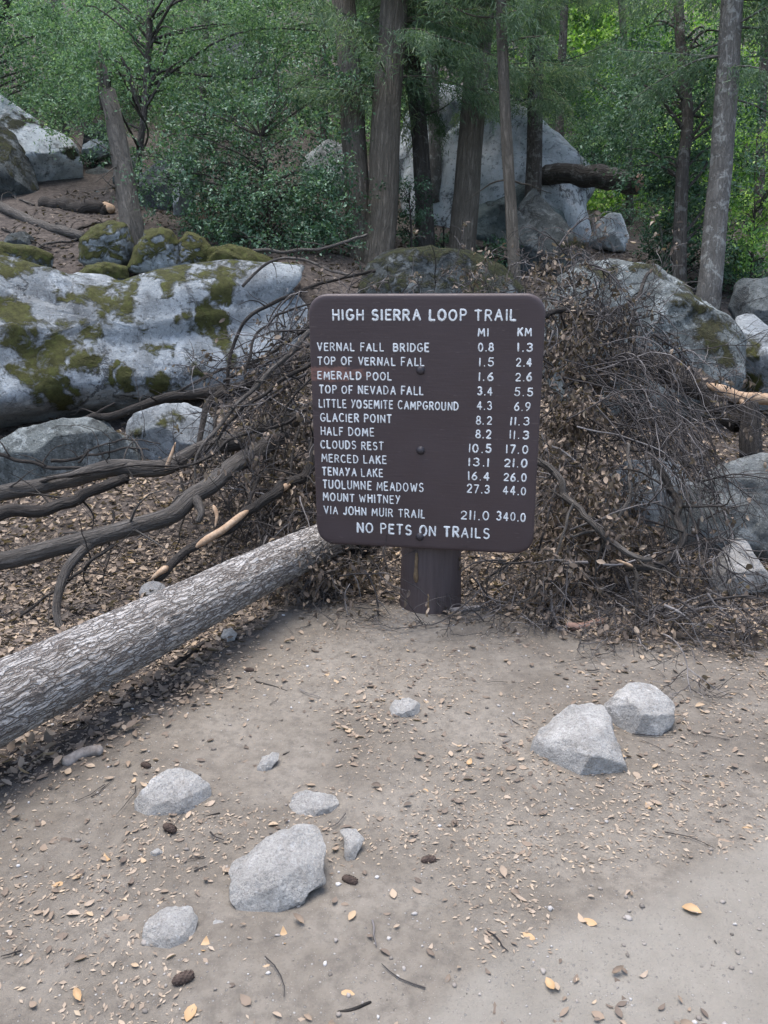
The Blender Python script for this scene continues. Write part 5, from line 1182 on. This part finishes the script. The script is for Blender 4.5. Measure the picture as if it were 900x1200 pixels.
# bigger yellow leaves lying on the path
YL = [(700,1014,.05),(822,1074,.062),(416,1168,.05),(190,1165,.055),(684,1079,.044),(867,975,.055),(494,928,.04),(282,1078,.062),(415,902,.05),(488,1156,.07),(334,1112,.06),(404,955,.035),(228,1180,.06),(16,1140,.05),(612,1096,.045),(560,985,.04),(756,944,.045),(640,1150,.05),(60,1040,.05),(130,1010,.045),(238,1120,.05),(470,1076,.045),(548,900,.04),(95,1178,.05),(350,1180,.045),(310,908,.035)]
for px, py, s in YL:
    p = G([px], [py])[0]; g = Geo(); a = rng.uniform(0, 2*pi)
    leaves(g, rng, p[None] + [[0, 0, .009]], np.array([[cos(a), sin(a), .05]]), np.array([[rng.normal(0, .15), rng.normal(0, .15), 1]]), s*.82, 'oak', .45, 1.1)
    V, F, A = g.out(); obj('fallen_leaf', V, F, M_YELLOW, label='larger yellow orange leaf lying flat on the open dirt path', cat='leaf', group='larger yellow leaves on the dirt path')
# pine cones
for px, py, s, lab in ((199,975,.020,'small dark cone below the cracked pale stone'), (215,1152,.021,'dark cone on dirt nearest the bottom left'), (171,900,.016,'dark cone in dirt just above the cracked pale stone'),
                       (292,788,.017,'dark cone on the soil below the middle of the log'), (410,1036,.019,'long brown cone right of the largest path slab'), (502,1012,.018,'dark cone alone in the middle of the path')):
    p = G([px], [py])[0]; a = rng.uniform(-.6, .6); ax = np.array([cos(a), sin(a), 0]); g = Geo()
    nsc = 70
    core = p + np.outer(np.linspace(-1.25, 1.25, 12), ax*s) + [0, 0, s*.7]; tube(g, core, s*.62*np.sqrt(np.clip(1-np.linspace(-.97, .97, 12)**2, .02, 1)), 12, .1, 2)
    u = np.linspace(-1.1, 1.1, nsc); th = np.arange(nsc)*2.4; rr = s*.6*np.sqrt(np.clip(1-(u/1.3)**2, .03, 1)); sd = np.cross(ax, [0, 0, 1.0])
    rd = np.cos(th)[:, None]*sd + np.sin(th)[:, None]*np.array([0, 0, 1.0]); pos = p + [0, 0, s*.7] + np.outer(u*s, ax) + rd*rr[:, None]
    g2 = Geo(); leaves(g2, rng, pos - ax*s*.12, rd*.32 + ax, rd - ax*.3, np.full(nsc, s*.36), 'small', 0, 2.2)
    V1, F1, _ = g.out(); V2, F2, _ = g2.out(); gg = Geo(); gg.add(V1, F1); gg.add(V2, F2); V, F, A = gg.out()
    obj('pine_cone', V, F, M_CONE, label=lab, cat='cone', group='small dark cones lying on the path')
# sticks
for ctrl, r, mt, lab, nm in (
   ([(528,719),(562,715)], .017, M_GREYWOOD, 'short ridged grey piece of stick beside the post foot', 'stick'),
   ([(664,738),(684,738),(706,731)], .022, M_REDWOOD, 'reddish brown wood chunk under the front of the brush', 'stick'),
   ([(372,706),(392,702),(412,690)], .016, M_DARKLIMB, 'dark stick lying left of the sign post', 'stick'),
   ([(640,730),(655,738),(662,742)], .012, M_GREYWOOD, 'grey stick beside the reddish wood chunk', 'stick'),
   ([(228,962),(258,954)], .004, M_DARKLIMB, 'thin dark twig right below the cracked pale stone', 'stick'),
   ([(76,900),(98,888),(120,884)], .022, M_GREYWOOD, 'weathered grey wood piece in litter below the log', 'stick'),
   ([(332,885),(345,880),(356,875)], .003, M_DARKLIMB, 'thin twig beside the narrow stone sliver', 'stick'),
   ([(382,1190),(410,1186),(435,1176)], .005, M_DARKLIMB, 'dark twig at the bottom edge of the path', 'stick'),
   ([(594,842),(604,848),(612,853)], .004, M_DARKLIMB, 'short twig left of the dome shaped rock', 'stick'),
   ([(748,1041),(775,1042),(790,1047)], .003, M_DARKLIMB, 'thin brown twig on the pale trodden ground at right', 'stick'),
   ([(200,785),(222,768),(245,752)], .014, M_DARKLIMB, 'dark stick in the leaf litter under the big log', 'stick'),
   ([(300,800),(322,806),(338,812)], .005, M_DARKLIMB, 'thin twig on the soil right of the litter edge', 'stick')):
    c_ = np.array(ctrl, float); p = G(c_[:, 0], c_[:, 1]); p[:, 2] += r*.8
    if len(p) == 2: p = np.vstack([p[0], p.mean(0) + [0, 0, .001], p[1]])
    g = Geo(); pth = smooth_path(p, 24); tube(g, pth, r*np.interp(np.linspace(0, 1, 24), [0, .05, .95, 1], [.8, 1, .9, .6]), 12, .16, 7); V, F, A = g.out()
    obj(nm, V, F, mt, attrs=A, label=lab, cat='stick')
